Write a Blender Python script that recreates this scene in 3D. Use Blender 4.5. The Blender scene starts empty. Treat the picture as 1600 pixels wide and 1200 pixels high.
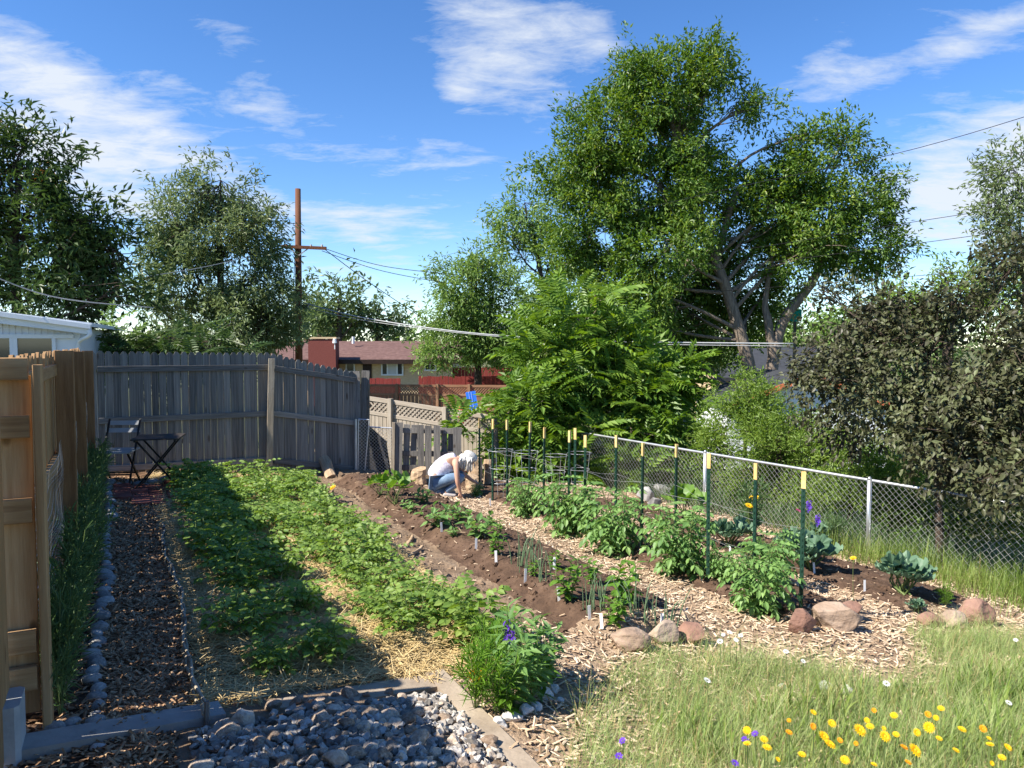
import bpy, math, random
import numpy as np
from mathutils import Vector, Matrix, noise as mnoise

R = np.random.default_rng(11)
random.seed(11)
rad = math.radians
scene = bpy.context.scene
col = scene.collection

# ------------------------------------------------------------------ camera, sky, sun, exposure
CZ = 2.2                     # eye height above the datum
PITCH = rad(2.86)
FPX = 1200.0                 # focal length in photo pixels (1600 wide)
cam_d = bpy.data.cameras.new('camera'); cam = bpy.data.objects.new('camera', cam_d); col.objects.link(cam)
cam_d.sensor_width = 36.0; cam_d.lens = FPX / 1600 * 36
cam_d.clip_start = 0.05; cam_d.clip_end = 3000
cam.location = (0, 0, CZ); cam.rotation_euler = (rad(90) - PITCH, 0, 0)
scene.camera = cam

SUN_EL = rad(45.0)
LX, LY = 0.908, 0.419        # horizontal direction the sunlight travels
SKY_STRENGTH = 0.105
SKY_SAT = 1.22
SUN_STRENGTH = 5.0
EXPOSURE = 1.08
world = bpy.data.worlds.new('World'); scene.world = world; world.use_nodes = True
nt = world.node_tree; nt.nodes.clear()
def wn(t, **k):
    n = nt.nodes.new(t)
    for a, b in k.items(): setattr(n, a, b)
    return n
def wl(a, b): nt.links.new(a, b)
def wmath(op, a, b=None, clamp=False):
    n = wn('ShaderNodeMath', operation=op); n.use_clamp = clamp
    for i, x in enumerate((a, b)):
        if x is None: continue
        if isinstance(x, (int, float)): n.inputs[i].default_value = x
        else: wl(x, n.inputs[i])
    return n.outputs[0]
sky = wn('ShaderNodeTexSky', sky_type='NISHITA')
sky.sun_disc = False; sky.sun_elevation = SUN_EL
sky.sun_rotation = math.atan2(-LX, -LY)
sky.altitude = 1600; sky.air_density = 1.0; sky.dust_density = 0.0; sky.ozone_density = 3.0
hs = wn('ShaderNodeHueSaturation'); hs.inputs['Saturation'].default_value = SKY_SAT; hs.inputs['Value'].default_value = 1.0
wl(sky.outputs[0], hs.inputs['Color']); hs.inputs['Hue'].default_value = 0.506
bg_sky = wn('ShaderNodeBackground'); bg_sky.inputs[1].default_value = SKY_STRENGTH; wl(hs.outputs[0], bg_sky.inputs[0])
bg_cl = wn('ShaderNodeBackground'); bg_cl.inputs[0].default_value = (0.86, 0.92, 1.0, 1); bg_cl.inputs[1].default_value = 0.47
tc = wn('ShaderNodeTexCoord'); D = tc.outputs['Generated']
def dot(vec):
    n = wn('ShaderNodeVectorMath', operation='DOT_PRODUCT'); wl(D, n.inputs[0]); n.inputs[1].default_value = vec
    return n.outputs['Value']
# thin high cloud: noise laid on a sheet overhead, drawn out along the wind
sep = wn('ShaderNodeSeparateXYZ'); wl(D, sep.inputs[0])
zz = wmath('ADD', wmath('MAXIMUM', sep.outputs[2], 0.0), 0.12)
comb = wn('ShaderNodeCombineXYZ')
wl(wmath('DIVIDE', sep.outputs[0], zz), comb.inputs[0]); wl(wmath('DIVIDE', sep.outputs[1], zz), comb.inputs[1])
def cloudnoise(rot, scale, loc, sc, detail, rough, dist):
    mp = wn('ShaderNodeMapping'); wl(comb.outputs[0], mp.inputs[0])
    mp.inputs['Location'].default_value = loc; mp.inputs['Rotation'].default_value = (0, 0, rad(rot)); mp.inputs['Scale'].default_value = scale
    n = wn('ShaderNodeTexNoise'); wl(mp.outputs[0], n.inputs['Vector'])
    n.inputs['Scale'].default_value = sc; n.inputs['Detail'].default_value = detail
    n.inputs['Roughness'].default_value = rough; n.inputs['Distortion'].default_value = dist
    return n.outputs[0]
n1 = cloudnoise(35, (1.0, 1.5, 1), (3.1, 1.7, 0), 1.7, 9, 0.62, 0.35)
n2 = cloudnoise(-25, (1.0, 1.7, 1), (7.7, 4.2, 2), 5.5, 7, 0.66, 0.4)
def pdir(px, py):
    a = (px - 800) / FPX; b = (600 - py) / FPX
    v = Vector((a, math.cos(PITCH) + b * math.sin(PITCH), -math.sin(PITCH) + b * math.cos(PITCH)))
    return v.normalized()
# the cloud banks of that morning, as directions in the sky (centre, half-lengths, tilt)
banks = [(90, 170, 180, 60, -28, .72), (250, 210, 170, 34, -28, 0.68), (150, 290, 110, 40, -25, 0.62), (370, 60, 75, 45, -45, 0.8), (420, 180, 70, 28, -20, 0.55),
         (800, 40, 110, 60, -20, 1.0), (715, 145, 40, 28, -40, 0.8), (800, 150, 110, 45, -25, 0.65), (690, 250, 170, 38, -10, 0.6), (590, 340, 190, 28, -6, 0.8),
         (590, 385, 50, 14, -25, 0.5), (1330, 125, 110, 24, 15, 0.75), (1290, 80, 28, 20, 20, 0.5), (1510, 280, 130, 85, 18, 1.15), (1545, 55, 80, 22, 20, 0.6),
         (580, 450, 150, 50, -8, 0.5), (930, 40, 45, 25, -25, 0.5), (260, 125, 40, 22, -30, 0.5), (-300, 200, 260, 120, -20, 0.9), (1950, 180, 260, 110, 15, 0.8), (800, -420, 420, 120, -15, 0.8)]
acc = None
for (px, py, sa, sb, tilt, amp) in banks:
    c = pdir(px, py)
    rt = c.cross(Vector((0, 0, 1))).normalized(); up = rt.cross(c).normalized()
    t = rad(tilt); e1 = rt * math.cos(t) + up * math.sin(t); e2 = -rt * math.sin(t) + up * math.cos(t)
    ka, kb = FPX / sa, FPX / sb
    A = wmath('MULTIPLY', dot(e1), ka)
    o1 = -e1.dot(c) * ka
    A = wmath('ADD', A, o1)
    B = wmath('ADD', wmath('MULTIPLY', dot(e2), kb), -e2.dot(c) * kb)
    q = wmath('ADD', wmath('MULTIPLY', A, A), wmath('MULTIPLY', B, B))
    gss = wmath('MULTIPLY', wmath('EXPONENT', wmath('MULTIPLY', q, -0.75)), amp)
    gss = wmath('MULTIPLY', gss, wmath('GREATER_THAN', dot(c), 0.3))
    acc = gss if acc is None else wmath('ADD', acc, gss)
mixn = wmath('ADD', wmath('MULTIPLY', n1, 0.55), wmath('MULTIPLY', n2, 0.45))
base = wmath('ADD', wmath('MULTIPLY', acc, 0.27), wmath('ADD', mixn, -0.63))
mask = wmath('MULTIPLY', wmath('MULTIPLY', base, 4.2, True), 0.92, True)
mixs = wn('ShaderNodeMixShader'); wl(mask, mixs.inputs[0]); wl(bg_sky.outputs[0], mixs.inputs[1]); wl(bg_cl.outputs[0], mixs.inputs[2])
wo = wn('ShaderNodeOutputWorld'); wl(mixs.outputs[0], wo.inputs[0])

sun_d = bpy.data.lights.new('sun', 'SUN'); sun = bpy.data.objects.new('sun', sun_d); col.objects.link(sun)
sun_d.energy = SUN_STRENGTH; sun_d.angle = rad(0.5); sun_d.color = (1.0, 0.93, 0.82)
ldir = Vector((LX * math.cos(SUN_EL), LY * math.cos(SUN_EL), -math.sin(SUN_EL)))
sun.rotation_euler = ldir.to_track_quat('-Z', 'Y').to_euler()
sun.location = (-20, -12, 30)
vs = scene.view_settings
vs.view_transform = 'Standard'; vs.look = 'None'; vs.gamma = 1.0; vs.exposure = EXPOSURE; vs.use_curve_mapping = False
scene.cycles.max_bounces = 6; scene.cycles.diffuse_bounces = 3; scene.cycles.transmission_bounces = 4; scene.cycles.transparent_max_bounces = 4

# ------------------------------------------------------------------ geometry helpers
DX, DY = -0.454, 0.891       # along the beds
NX, NY = 0.891, 0.454        # across the beds, downhill
def P(u, v): return (u * DX + v * NX, u * DY + v * NY)
def UV(x, y): return (x * DX + y * DY, x * NX + y * NY)
def sst(a, b, x):
    t = np.clip((x - a) / (b - a), 0, 1); return t * t * (3 - 2 * t)
BEDS = [(0.45, 2.42, 0.07), (3.08, 4.2, 0.15), (5.02, 6.15, 0.09), (6.6, 7.9, 0.09)]
def plain(x, y):
    """height of the lie of the land (no beds)"""
    x = np.asarray(x, float); y = np.asarray(y, float)
    u = x * DX + y * DY; v = x * NX + y * NY
    z = -1.85 - 0.103 * np.maximum(v + 0.3, 0)
    fall = sst(9.3, 15.0, v) * 0.5 + sst(13.6, 19.0, u) * 1.2 * sst(-1, 2, v)
    z = np.where(v > 9.6, -1.85 - 0.103 * 9.9, z)
    return z - fall + CZ
def gz(x, y):
    x = np.asarray(x, float); y = np.asarray(y, float)
    u = x * DX + y * DY; v = x * NX + y * NY
    z = plain(x, y)
    along = sst(4.55, 4.95, u) * (1 - sst(12.1, 12.7, u))
    for a, b, h in BEDS:
        z = z + h * sst(a - 0.12, a + 0.2, v) * (1 - sst(b - 0.2, b + 0.12, v)) * along
    # heap of the stone pit and earth thrown up along the back fence
    z = z + 0.11 * np.exp(-(((u - 3.4) / 0.62) ** 2 + ((v - 0.9) / 0.5) ** 2))
    z = z + 0.13 * np.exp(-(((u - 12.75) / 0.3) ** 2)) * sst(2.0, 2.6, v) * (1 - sst(3.6, 4.6, v))
    return z
def G(x, y): return float(gz(x, y))
def ray(px, py):
    a = (px - 800) / FPX; b = (600 - py) / FPX
    return Vector((a, math.cos(PITCH) + b * math.sin(PITCH), -math.sin(PITCH) + b * math.cos(PITCH)))
def at(px, py, Y):
    d = ray(px, py); return Vector((d.x / d.y * Y, Y, CZ + d.z / d.y * Y))
def onground(px, py):
    d = ray(px, py); lo, hi = 1.0, 60.0
    for _ in range(50):
        m = (lo + hi) / 2
        if CZ + d.z / d.y * m > G(d.x / d.y * m, m): lo = m
        else: hi = m
    x = d.x / d.y * lo
    return Vector((x, lo, G(x, lo)))

def mesh(name, V, F, mat=None, smooth=False):
    """V (n,3); F list of (m,k) index arrays"""
    if isinstance(F, np.ndarray) or (F and not hasattr(F[0], 'ndim')): F = [np.asarray(F)]
    F = [np.asarray(f, dtype=np.int64) for f in F if len(f)]
    V = np.asarray(V, dtype=np.float32)
    me = bpy.data.meshes.new(name)
    me.vertices.add(len(V)); me.vertices.foreach_set('co', V.ravel())
    loops = np.concatenate([f.ravel() for f in F]); cnt = np.concatenate([np.full(len(f), f.shape[1]) for f in F])
    start = np.concatenate([[0], np.cumsum(cnt)[:-1]])
    me.loops.add(len(loops)); me.loops.foreach_set('vertex_index', loops.astype(np.int32))
    me.polygons.add(len(cnt)); me.polygons.foreach_set('loop_start', start.astype(np.int32)); me.polygons.foreach_set('loop_total', cnt.astype(np.int32))
    me.polygons.foreach_set('use_smooth', np.full(len(cnt), bool(smooth)))
    me.update(calc_edges=True); me.validate()
    if mat: me.materials.append(mat)
    return me
class MB:
    def __init__(s): s.V = []; s.F = {}; s.n = 0
    def add(s, V, F):
        V = np.asarray(V, float)
        for f in (F if isinstance(F, list) else [F]):
            f = np.asarray(f, dtype=np.int64)
            if len(f): s.F.setdefault(f.shape[1], []).append(f + s.n)
        s.V.append(V); s.n += len(V); return s
    def box(s, c, d, rot=None):
        x, y, z = (k / 2 for k in d)
        V = np.array([(i * x, j * y, k * z) for i in (-1, 1) for j in (-1, 1) for k in (-1, 1)])
        if rot is not None: V = V @ np.array(Matrix(rot).to_3x3()).T
        return s.add(V + np.array(c), BOXF)
    def tube(s, pts, rr, n=6, caps=True):
        V, F = tube(pts, rr, n, caps); return s.add(V, F)
    def bar(s, a, b, w, t, side=None):
        """square bar from a to b, w wide (along side), t thick"""
        a = Vector(a); b = Vector(b); d = (b - a).normalized()
        if side is None: side = Vector((0, 0, 1)).cross(d) if abs(d.z) < 0.95 else Vector((1, 0, 0))
        sd = Vector(side); sd = (sd - d * sd.dot(d)).normalized(); o = d.cross(sd)
        V = [p + sd * (i * w / 2) + o * (j * t / 2) for p in (a, b) for i in (-1, 1) for j in (-1, 1)]
        V = [V[0], V[1], V[2], V[3], V[4], V[5], V[6], V[7]]
        return s.add(np.array([tuple(p) for p in V]), BOXF)
    def mesh(s, name, mat=None, smooth=False):
        return mesh(name, np.concatenate(s.V), [np.concatenate(f) for f in s.F.values()], mat, smooth)
BOXF = np.array([(0, 1, 3, 2), (4, 6, 7, 5), (0, 4, 5, 1), (2, 3, 7, 6), (0, 2, 6, 4), (1, 5, 7, 3)])
def tube(pts, rr, n=6, caps=True):
    pts = np.asarray(pts, float); m = len(pts)
    rr = np.full(m, rr) if np.isscalar(rr) else np.asarray(rr, float)
    T = np.gradient(pts, axis=0); T /= np.linalg.norm(T, axis=1)[:, None] + 1e-9
    ref = np.array([0, 0, 1.]) if abs(T[0][2]) < 0.9 else np.array([1., 0, 0])
    A = np.cross(T, ref); A /= np.linalg.norm(A, axis=1)[:, None] + 1e-9
    B = np.cross(T, A)
    th = np.arange(n) * 2 * np.pi / n
    V = (pts[:, None, :] + rr[:, None, None] * (np.cos(th)[None, :, None] * A[:, None, :] + np.sin(th)[None, :, None] * B[:, None, :])).reshape(-1, 3)
    i = np.arange(m - 1)[:, None] * n; j = np.arange(n)[None, :]; k = (j + 1) % n
    F = [np.stack([i + j, i + k, i + n + k, i + n + j], -1).reshape(-1, 4)]
    if caps: F.append(np.array([list(range(n))[::-1], [(m - 1) * n + q for q in range(n)]]))
    return V, F
def smoothpath(pts, k=6):
    pts = np.asarray(pts, float); n = len(pts); out = []
    for i in range(n - 1):
        p0 = pts[max(i - 1, 0)]; p1 = pts[i]; p2 = pts[i + 1]; p3 = pts[min(i + 2, n - 1)]
        for t in np.linspace(0, 1, k, endpoint=False):
            out.append(0.5 * ((2 * p1) + (-p0 + p2) * t + (2 * p0 - 5 * p1 + 4 * p2 - p3) * t * t + (-p0 + 3 * p1 - 3 * p2 + p3) * t ** 3))
    out.append(pts[-1]); return np.array(out)
def ico(sub=2):
    t = (1 + 5 ** .5) / 2
    V = [(-1, t, 0), (1, t, 0), (-1, -t, 0), (1, -t, 0), (0, -1, t), (0, 1, t), (0, -1, -t), (0, 1, -t), (t, 0, -1), (t, 0, 1), (-t, 0, -1), (-t, 0, 1)]
    F = [(0, 11, 5), (0, 5, 1), (0, 1, 7), (0, 7, 10), (0, 10, 11), (1, 5, 9), (5, 11, 4), (11, 10, 2), (10, 7, 6), (7, 1, 8), (3, 9, 4), (3, 4, 2), (3, 2, 6), (3, 6, 8), (3, 8, 9), (4, 9, 5), (2, 4, 11), (6, 2, 10), (8, 6, 7), (9, 8, 1)]
    V = [Vector(v).normalized() for v in V]
    for _ in range(sub):
        c = {}; NF = []
        def mid(a, b):
            k = (min(a, b), max(a, b))
            if k not in c: V.append(((V[a] + V[b]) / 2).normalized()); c[k] = len(V) - 1
            return c[k]
        for a, b, d in F:
            x, y, z = mid(a, b), mid(b, d), mid(d, a); NF += [(a, x, z), (b, y, x), (d, z, y), (x, y, z)]
        F = NF
    return np.array([tuple(v) for v in V]), np.array(F)
def rockmesh(name, mat, seed, sub=2, amp=0.3, angular=True, smooth=False, sx=1, sy=1, sz=1, chop=(.62, .92)):
    V, F = ico(sub); rn = np.random.default_rng(seed)
    if angular:        # chop with random planes for facets
        for _ in range(11):
            n = rn.normal(size=3); n /= np.linalg.norm(n); d = rn.uniform(*chop)
            h = V @ n; V = V - np.where(h > d, h - d, 0)[:, None] * n
    o = Vector(tuple(rn.uniform(-50, 50, 3)))
    V = np.array([v * (1 + amp * mnoise.noise(Vector(tuple(v * 1.3)) + o) + amp * .3 * mnoise.noise(Vector(tuple(v * 4)) + o)) for v in V])
    return mesh(name, V * np.array([sx, sy, sz]), F, mat, smooth)

def link(o): col.objects.link(o); return o
def obj(name, me, parent=None, loc=(0, 0, 0), rot=(0, 0, 0), scale=(1, 1, 1), kind=None):
    o = bpy.data.objects.new(name, me); link(o)
    o.location = loc; o.rotation_euler = rot; o.scale = scale if hasattr(scale, '__len__') else (scale,) * 3
    if parent: o.parent = parent
    if kind: o['kind'] = kind
    return o
def tag(o, label, cat, group=None):
    o['label'] = label; o['category'] = cat
    if group: o['group'] = group
    return o
def thing(name, label, cat, loc=(0, 0, 0), rz=0, group=None, scale=1, rot=None):
    o = bpy.data.objects.new(name, None); link(o); o.empty_display_size = 0.1
    o.location = loc; o.rotation_euler = rot if rot else (0, 0, rz); o.scale = (scale,) * 3 if not hasattr(scale, '__len__') else scale
    return tag(o, label, cat, group)
def struct(name, me, **k):
    return obj(name, me, kind='structure', **k)

# ------------------------------------------------------------------ materials
def newmat(name):
    m = bpy.data.materials.new(name); m.use_nodes = True
    t = m.node_tree; b = t.nodes['Principled BSDF']; return m, t, b
def ramp(t, stops, src):
    r = t.nodes.new('ShaderNodeValToRGB'); e = r.color_ramp.elements
    while len(e) < len(stops): e.new(0.5)
    for i, (p, c) in enumerate(stops): e[i].position = p; e[i].color = (*c, 1)
    t.links.new(src, r.inputs[0]); return r.outputs[0]
def leafmat(name, cols, transl=0.35, rough=0.45, spec=0.35, noise_scale=0.8):
    """leaves: tone differs leaf by leaf and bough by bough"""
    m, t, b = newmat(name)
    g = t.nodes.new('ShaderNodeNewGeometry')
    tcn = t.nodes.new('ShaderNodeTexCoord'); n = t.nodes.new('ShaderNodeTexNoise'); n.inputs['Scale'].default_value = noise_scale; n.inputs['Detail'].default_value = 2
    t.links.new(tcn.outputs['Object'], n.inputs['Vector'])
    mx = t.nodes.new('ShaderNodeMath'); mx.operation = 'MULTIPLY_ADD'; mx.inputs[1].default_value = 0.65; t.links.new(g.outputs['Random Per Island'], mx.inputs[0])
    ms = t.nodes.new('ShaderNodeMath'); ms.operation = 'MULTIPLY_ADD'; ms.inputs[1].default_value = 1.0; ms.inputs[2].default_value = -0.32; t.links.new(n.outputs[0], ms.inputs[0]); t.links.new(ms.outputs[0], mx.inputs[2])
    k = len(cols) - 1
    c = ramp(t, [(i / k, cc) for i, cc in enumerate(cols)], mx.outputs[0])
    t.links.new(c, b.inputs['Base Color']); b.inputs['Roughness'].default_value = rough; b.inputs['Specular IOR Level'].default_value = spec
    tr = t.nodes.new('ShaderNodeBsdfTranslucent')
    hsv = t.nodes.new('ShaderNodeHueSaturation'); hsv.inputs['Hue'].default_value = 0.485; hsv.inputs['Saturation'].default_value = 1.15; hsv.inputs['Value'].default_value = 1.5; t.links.new(c, hsv.inputs['Color']); t.links.new(hsv.outputs[0], tr.inputs[0])
    mix = t.nodes.new('ShaderNodeMixShader'); mix.inputs[0].default_value = transl
    t.links.new(b.outputs[0], mix.inputs[1]); t.links.new(tr.outputs[0], mix.inputs[2]); t.links.new(mix.outputs[0], t.nodes['Material Output'].inputs[0])
    return m
def islemat(name, cols, rough=0.8, bump=0.0, spec=0.2):
    m, t, b = newmat(name); g = t.nodes.new('ShaderNodeNewGeometry'); k = len(cols) - 1
    c = ramp(t, [(i / k, cc) for i, cc in enumerate(cols)], g.outputs['Random Per Island'])
    t.links.new(c, b.inputs['Base Color']); b.inputs['Roughness'].default_value = rough; b.inputs['Specular IOR Level'].default_value = spec
    return m
def surf(name, cols, scale=4, stretch=(1, 1, 1), rough=0.8, bump=0.3, bscale=30, detail=6, objvar=0.0, spec=0.2, metal=0.0, bdist=0.01, world=False, knots=False):
    """generic weathered surface; objvar shifts tone from object to object"""
    m, t, b = newmat(name)
    tcn = t.nodes.new('ShaderNodeTexCoord'); oi = t.nodes.new('ShaderNodeObjectInfo')
    src = tcn.outputs['Object']
    if world:
        src = t.nodes.new('ShaderNodeNewGeometry').outputs['Position']
    ad = t.nodes.new('ShaderNodeVectorMath'); ad.operation = 'ADD'; t.links.new(src, ad.inputs[0])
    if not world:
        sc_ = t.nodes.new('ShaderNodeVectorMath'); sc_.operation = 'SCALE'; sc_.inputs[0].default_value = (37, 17, 53); t.links.new(oi.outputs['Random'], sc_.inputs['Scale']); t.links.new(sc_.outputs[0], ad.inputs[1])
    mp = t.nodes.new('ShaderNodeMapping'); mp.inputs['Scale'].default_value = stretch; t.links.new(ad.outputs[0], mp.inputs[0])
    n = t.nodes.new('ShaderNodeTexNoise'); n.inputs['Scale'].default_value = scale; n.inputs['Detail'].default_value = detail; n.inputs['Roughness'].default_value = 0.62
    t.links.new(mp.outputs[0], n.inputs['Vector'])
    f = t.nodes.new('ShaderNodeMath'); f.operation = 'MULTIPLY_ADD'; f.inputs[1].default_value = 1.9; f.inputs[2].default_value = -0.45 - objvar / 2; t.links.new(n.outputs[0], f.inputs[0])
    f2 = t.nodes.new('ShaderNodeMath'); f2.operation = 'MULTIPLY_ADD'; f2.inputs[1].default_value = objvar; t.links.new(oi.outputs['Random'], f2.inputs[0]); t.links.new(f.outputs[0], f2.inputs[2])
    k = len(cols) - 1
    c = ramp(t, [(i / k, cc) for i, cc in enumerate(cols)], f2.outputs[0])
    if knots:
        mk = t.nodes.new('ShaderNodeMapping'); mk.inputs['Scale'].default_value = (1, 1, .55); t.links.new(ad.outputs[0], mk.inputs[0])
        vo = t.nodes.new('ShaderNodeTexVoronoi'); vo.inputs['Scale'].default_value = 5.5; t.links.new(mk.outputs[0], vo.inputs['Vector'])
        kr = ramp(t, [(0, (.28, .22, .18)), (.07, (.45, .38, .32)), (.13, (1, 1, 1))], vo.outputs['Distance'])
        mm = t.nodes.new('ShaderNodeMixRGB'); mm.blend_type = 'MULTIPLY'; mm.inputs[0].default_value = .85; t.links.new(c, mm.inputs[1]); t.links.new(kr, mm.inputs[2]); c = mm.outputs[0]
    t.links.new(c, b.inputs['Base Color']); b.inputs['Roughness'].default_value = rough; b.inputs['Specular IOR Level'].default_value = spec; b.inputs['Metallic'].default_value = metal
    if bump:
        nb = t.nodes.new('ShaderNodeTexNoise'); nb.inputs['Scale'].default_value = bscale; nb.inputs['Detail'].default_value = 5; t.links.new(mp.outputs[0], nb.inputs['Vector'])
        bp = t.nodes.new('ShaderNodeBump'); bp.inputs['Strength'].default_value = bump; bp.inputs['Distance'].default_value = bdist; t.links.new(nb.outputs[0], bp.inputs['Height']); t.links.new(bp.outputs[0], b.inputs['Normal'])
    return m
M = {}
M['greywood'] = surf('weathered_grey_wood', [(.085, .08, .075), (.18, .168, .152), (.29, .268, .24)], 6, (9, 9, .4), .85, .45, 30, objvar=.6, knots=True)
M['palewood'] = surf('pale_weathered_post', [(.22, .18, .13), (.36, .30, .22), (.46, .40, .31)], 6, (6, 6, .5), .85, .35, 30, objvar=.2, knots=True)
M['cedar'] = surf('new_cedar', [(.22, .115, .05), (.35, .205, .095), (.46, .295, .15)], 5, (7, 7, .45), .7, .25, 40, objvar=.4, knots=True)
M['cedarpost'] = surf('cedar_post', [(.13, .06, .026), (.23, .12, .052), (.31, .18, .085)], 4, (6, 6, .5), .7, .3, 40, objvar=.25, knots=True)
M['brownfence'] = surf('stained_brown_fence', [(.16, .08, .045), (.26, .14, .08), (.34, .20, .12)], 5, (6, 6, .5), .8, .2, 30, objvar=.3)
M['tanfence'] = surf('dry_tan_fence', [(.24, .20, .155), (.34, .29, .23), (.44, .385, .31)], 5, (6, 6, .5), .85, .2, 30, objvar=.3)
M['redfence'] = surf('red_painted_boards', [(.15, .025, .023), (.21, .036, .032), (.26, .055, .048)], 4, (4, 4, .6), .6, .15, 30, objvar=.2)
M['log'] = surf('split_log', [(.22, .14, .08), (.38, .27, .17), (.52, .40, .27)], 5, (5, 5, .7), .85, .6, 25, objvar=.2, bdist=.02)
M['timber'] = surf('landscape_timber', [(.20, .155, .11), (.32, .26, .195), (.42, .35, .27)], 4, (1, 1, 1), .85, .4, 40)
M['greytimber'] = surf('grey_timber', [(.20, .20, .195), (.29, .28, .265), (.36, .35, .33)], 5, (1, 1, 1), .85, .3, 40)
M['concrete'] = surf('concrete', [(.28, .29, .29), (.38, .39, .39), (.46, .46, .45)], 6, (1, 1, 1), .9, .3, 60)
M['soil'] = surf('dark_garden_soil', [(.04, .024, .016), (.095, .058, .038), (.17, .11, .074)], 5, (1, 1, 1), .95, 1.0, 28, bdist=.03, world=True, detail=9)
M['dirt'] = surf('dry_brown_dirt', [(.11, .075, .048), (.20, .14, .092), (.315, .235, .16)], 3.5, (1, 1, 1), .95, 1.0, 26, bdist=.025, world=True, detail=9)
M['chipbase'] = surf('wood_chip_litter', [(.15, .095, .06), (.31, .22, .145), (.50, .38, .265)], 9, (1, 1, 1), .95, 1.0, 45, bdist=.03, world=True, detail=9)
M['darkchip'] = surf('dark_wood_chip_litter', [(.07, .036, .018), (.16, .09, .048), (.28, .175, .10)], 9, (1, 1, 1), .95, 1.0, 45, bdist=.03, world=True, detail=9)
M['strawbase'] = surf('straw_mulch', [(.16, .105, .05), (.32, .23, .11), (.46, .35, .18)], 8, (1, 1, 1), .9, 1.0, 40, bdist=.03, world=True, detail=9)
M['meadowsoil'] = surf('meadow_soil', [(.08, .07, .035), (.17, .14, .08), (.28, .22, .14)], 5, (1, 1, 1), .95, .8, 30, bdist=.02, world=True)
M['land'] = surf('rough_grass_land', [(.05, .07, .025), (.10, .11, .045), (.19, .16, .09)], .35, (1, 1, 1), .95, .6, 3, bdist=.05, world=True)
M['bark'] = surf('grey_bark', [(.10, .075, .055), (.22, .175, .135), (.34, .285, .23)], 5, (5, 5, .8), .9, .9, 9, bdist=.04)
M['darkbark'] = surf('dark_bark', [(.03, .022, .017), (.07, .052, .04), (.11, .085, .065)], 5, (4, 4, .8), .9, .8, 9, bdist=.03)
M['stem'] = surf('green_stem', [(.06, .10, .03), (.12, .17, .055), (.19, .22, .09)], 6, (1, 1, 1), .6, 0)
M['pole'] = surf('utility_pole_wood', [(.085, .035, .018), (.14, .06, .032), (.19, .085, .048)], 3, (5, 5, .3), .8, .3, 20)
M['galv'] = surf('galvanised_steel', [(.38, .40, .42), (.52, .54, .56), (.64, .66, .68)], 8, (1, 1, 1), .42, .05, 60, metal=.75, spec=.5)
M['wire'] = surf('bright_wire', [(.5, .51, .52), (.64, .65, .66), (.75, .76, .77)], 8, (1, 1, 1), .35, 0, metal=.7, spec=.5)
M['cable'] = surf('black_cable', [(.012, .012, .013), (.02, .02, .022)], 8, (1, 1, 1), .5, 0)
M['palecable'] = surf('grey_cable', [(.30, .31, .32), (.42, .43, .44)], 8, (1, 1, 1), .5, 0)
M['greenpaint'] = surf('dark_green_enamel', [(.006, .028, .018), (.010, .040, .026), (.018, .055, .036)], 9, (1, 1, 1), .45, .1, 80, spec=.4)
M['creamtip'] = surf('cream_paint', [(.52, .34, .12), (.66, .46, .18), (.74, .56, .28)], 12, (1, 1, 1), .6, .1, 60, objvar=.2)
M['whiteplastic'] = surf('white_plastic', [(.72, .73, .74), (.82, .83, .84)], 9, (1, 1, 1), .4, 0)
M['whitepaint'] = surf('white_paint', [(.66, .69, .72), (.76, .78, .80)], 3, (1, 1, .4), .55, .08, 20)
M['blackmetal'] = surf('black_metal', [(.010, .010, .011), (.022, .021, .02)], 9, (1, 1, 1), .45, 0, spec=.4)
M['slatgrey'] = surf('pale_grey_slats', [(.30, .32, .34), (.42, .44, .46)], 7, (1, 1, 1), .5, .1, 50, objvar=.2)
M['slatdark'] = surf('dark_stained_slats', [(.035, .030, .028), (.07, .06, .055)], 7, (1, 1, 1), .6, .1, 50, objvar=.2)
M['paver'] = surf('red_brick_paver', [(.16, .05, .04), (.25, .085, .065), (.34, .135, .10)], 7, (1, 1, 1), .85, .3, 60, objvar=.4)
M['chimney'] = surf('red_chimney_brick', [(.12, .035, .03), (.17, .05, .042), (.22, .075, .062)], 12, (1, 1, 2.5), .85, .2, 30)
M['tanbrick'] = surf('tan_brick', [(.44, .31, .18), (.56, .42, .26), (.64, .5, .34)], 5, (1, 1, 6), .85, .1, 30)
M['shingle'] = surf('brown_shingles', [(.085, .048, .042), (.135, .078, .068), (.19, .115, .10)], 4, (1, 1, 1), .9, .3, 20)
M['greyshingle'] = surf('grey_shingles', [(.03, .033, .04), (.055, .06, .07)], 4, (1, 1, 1), .9, .3, 20)
M['glass'] = surf('window_glass', [(.02, .024, .028), (.05, .055, .06)], 1.2, (1, 1, 1), .06, 0, spec=.9)
M['curtain'] = surf('pale_curtain', [(.45, .46, .46), (.6, .61, .6)], 9, (6, 6, .3), .8, 0)
M['darkdoor'] = surf('dark_brown_door', [(.022, .013, .011), (.04, .025, .02)], 5, (1, 1, 1), .5, .1, 20)
M['orange'] = surf('orange_red_trim', [(.46, .13, .055), (.6, .2, .09)], 5, (1, 1, 1), .6, .1, 20)
M['teal'] = surf('teal_sheet', [(.0, .28, .24), (.0, .36, .3)], 3, (1, 1, 1), .5, 0)
M['blue'] = surf('blue_board', [(.02, .13, .62), (.03, .18, .74)], 3, (1, 1, 1), .45, 0)
M['redplastic'] = surf('red_plastic', [(.55, .09, .06), (.68, .13, .09)], 3, (1, 1, 1), .45, 0)
M['tarp'] = surf('black_tarp', [(.012, .012, .013), (.035, .035, .038)], 3, (1, 1, 1), .6, .6, 6, bdist=.05)
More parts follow.
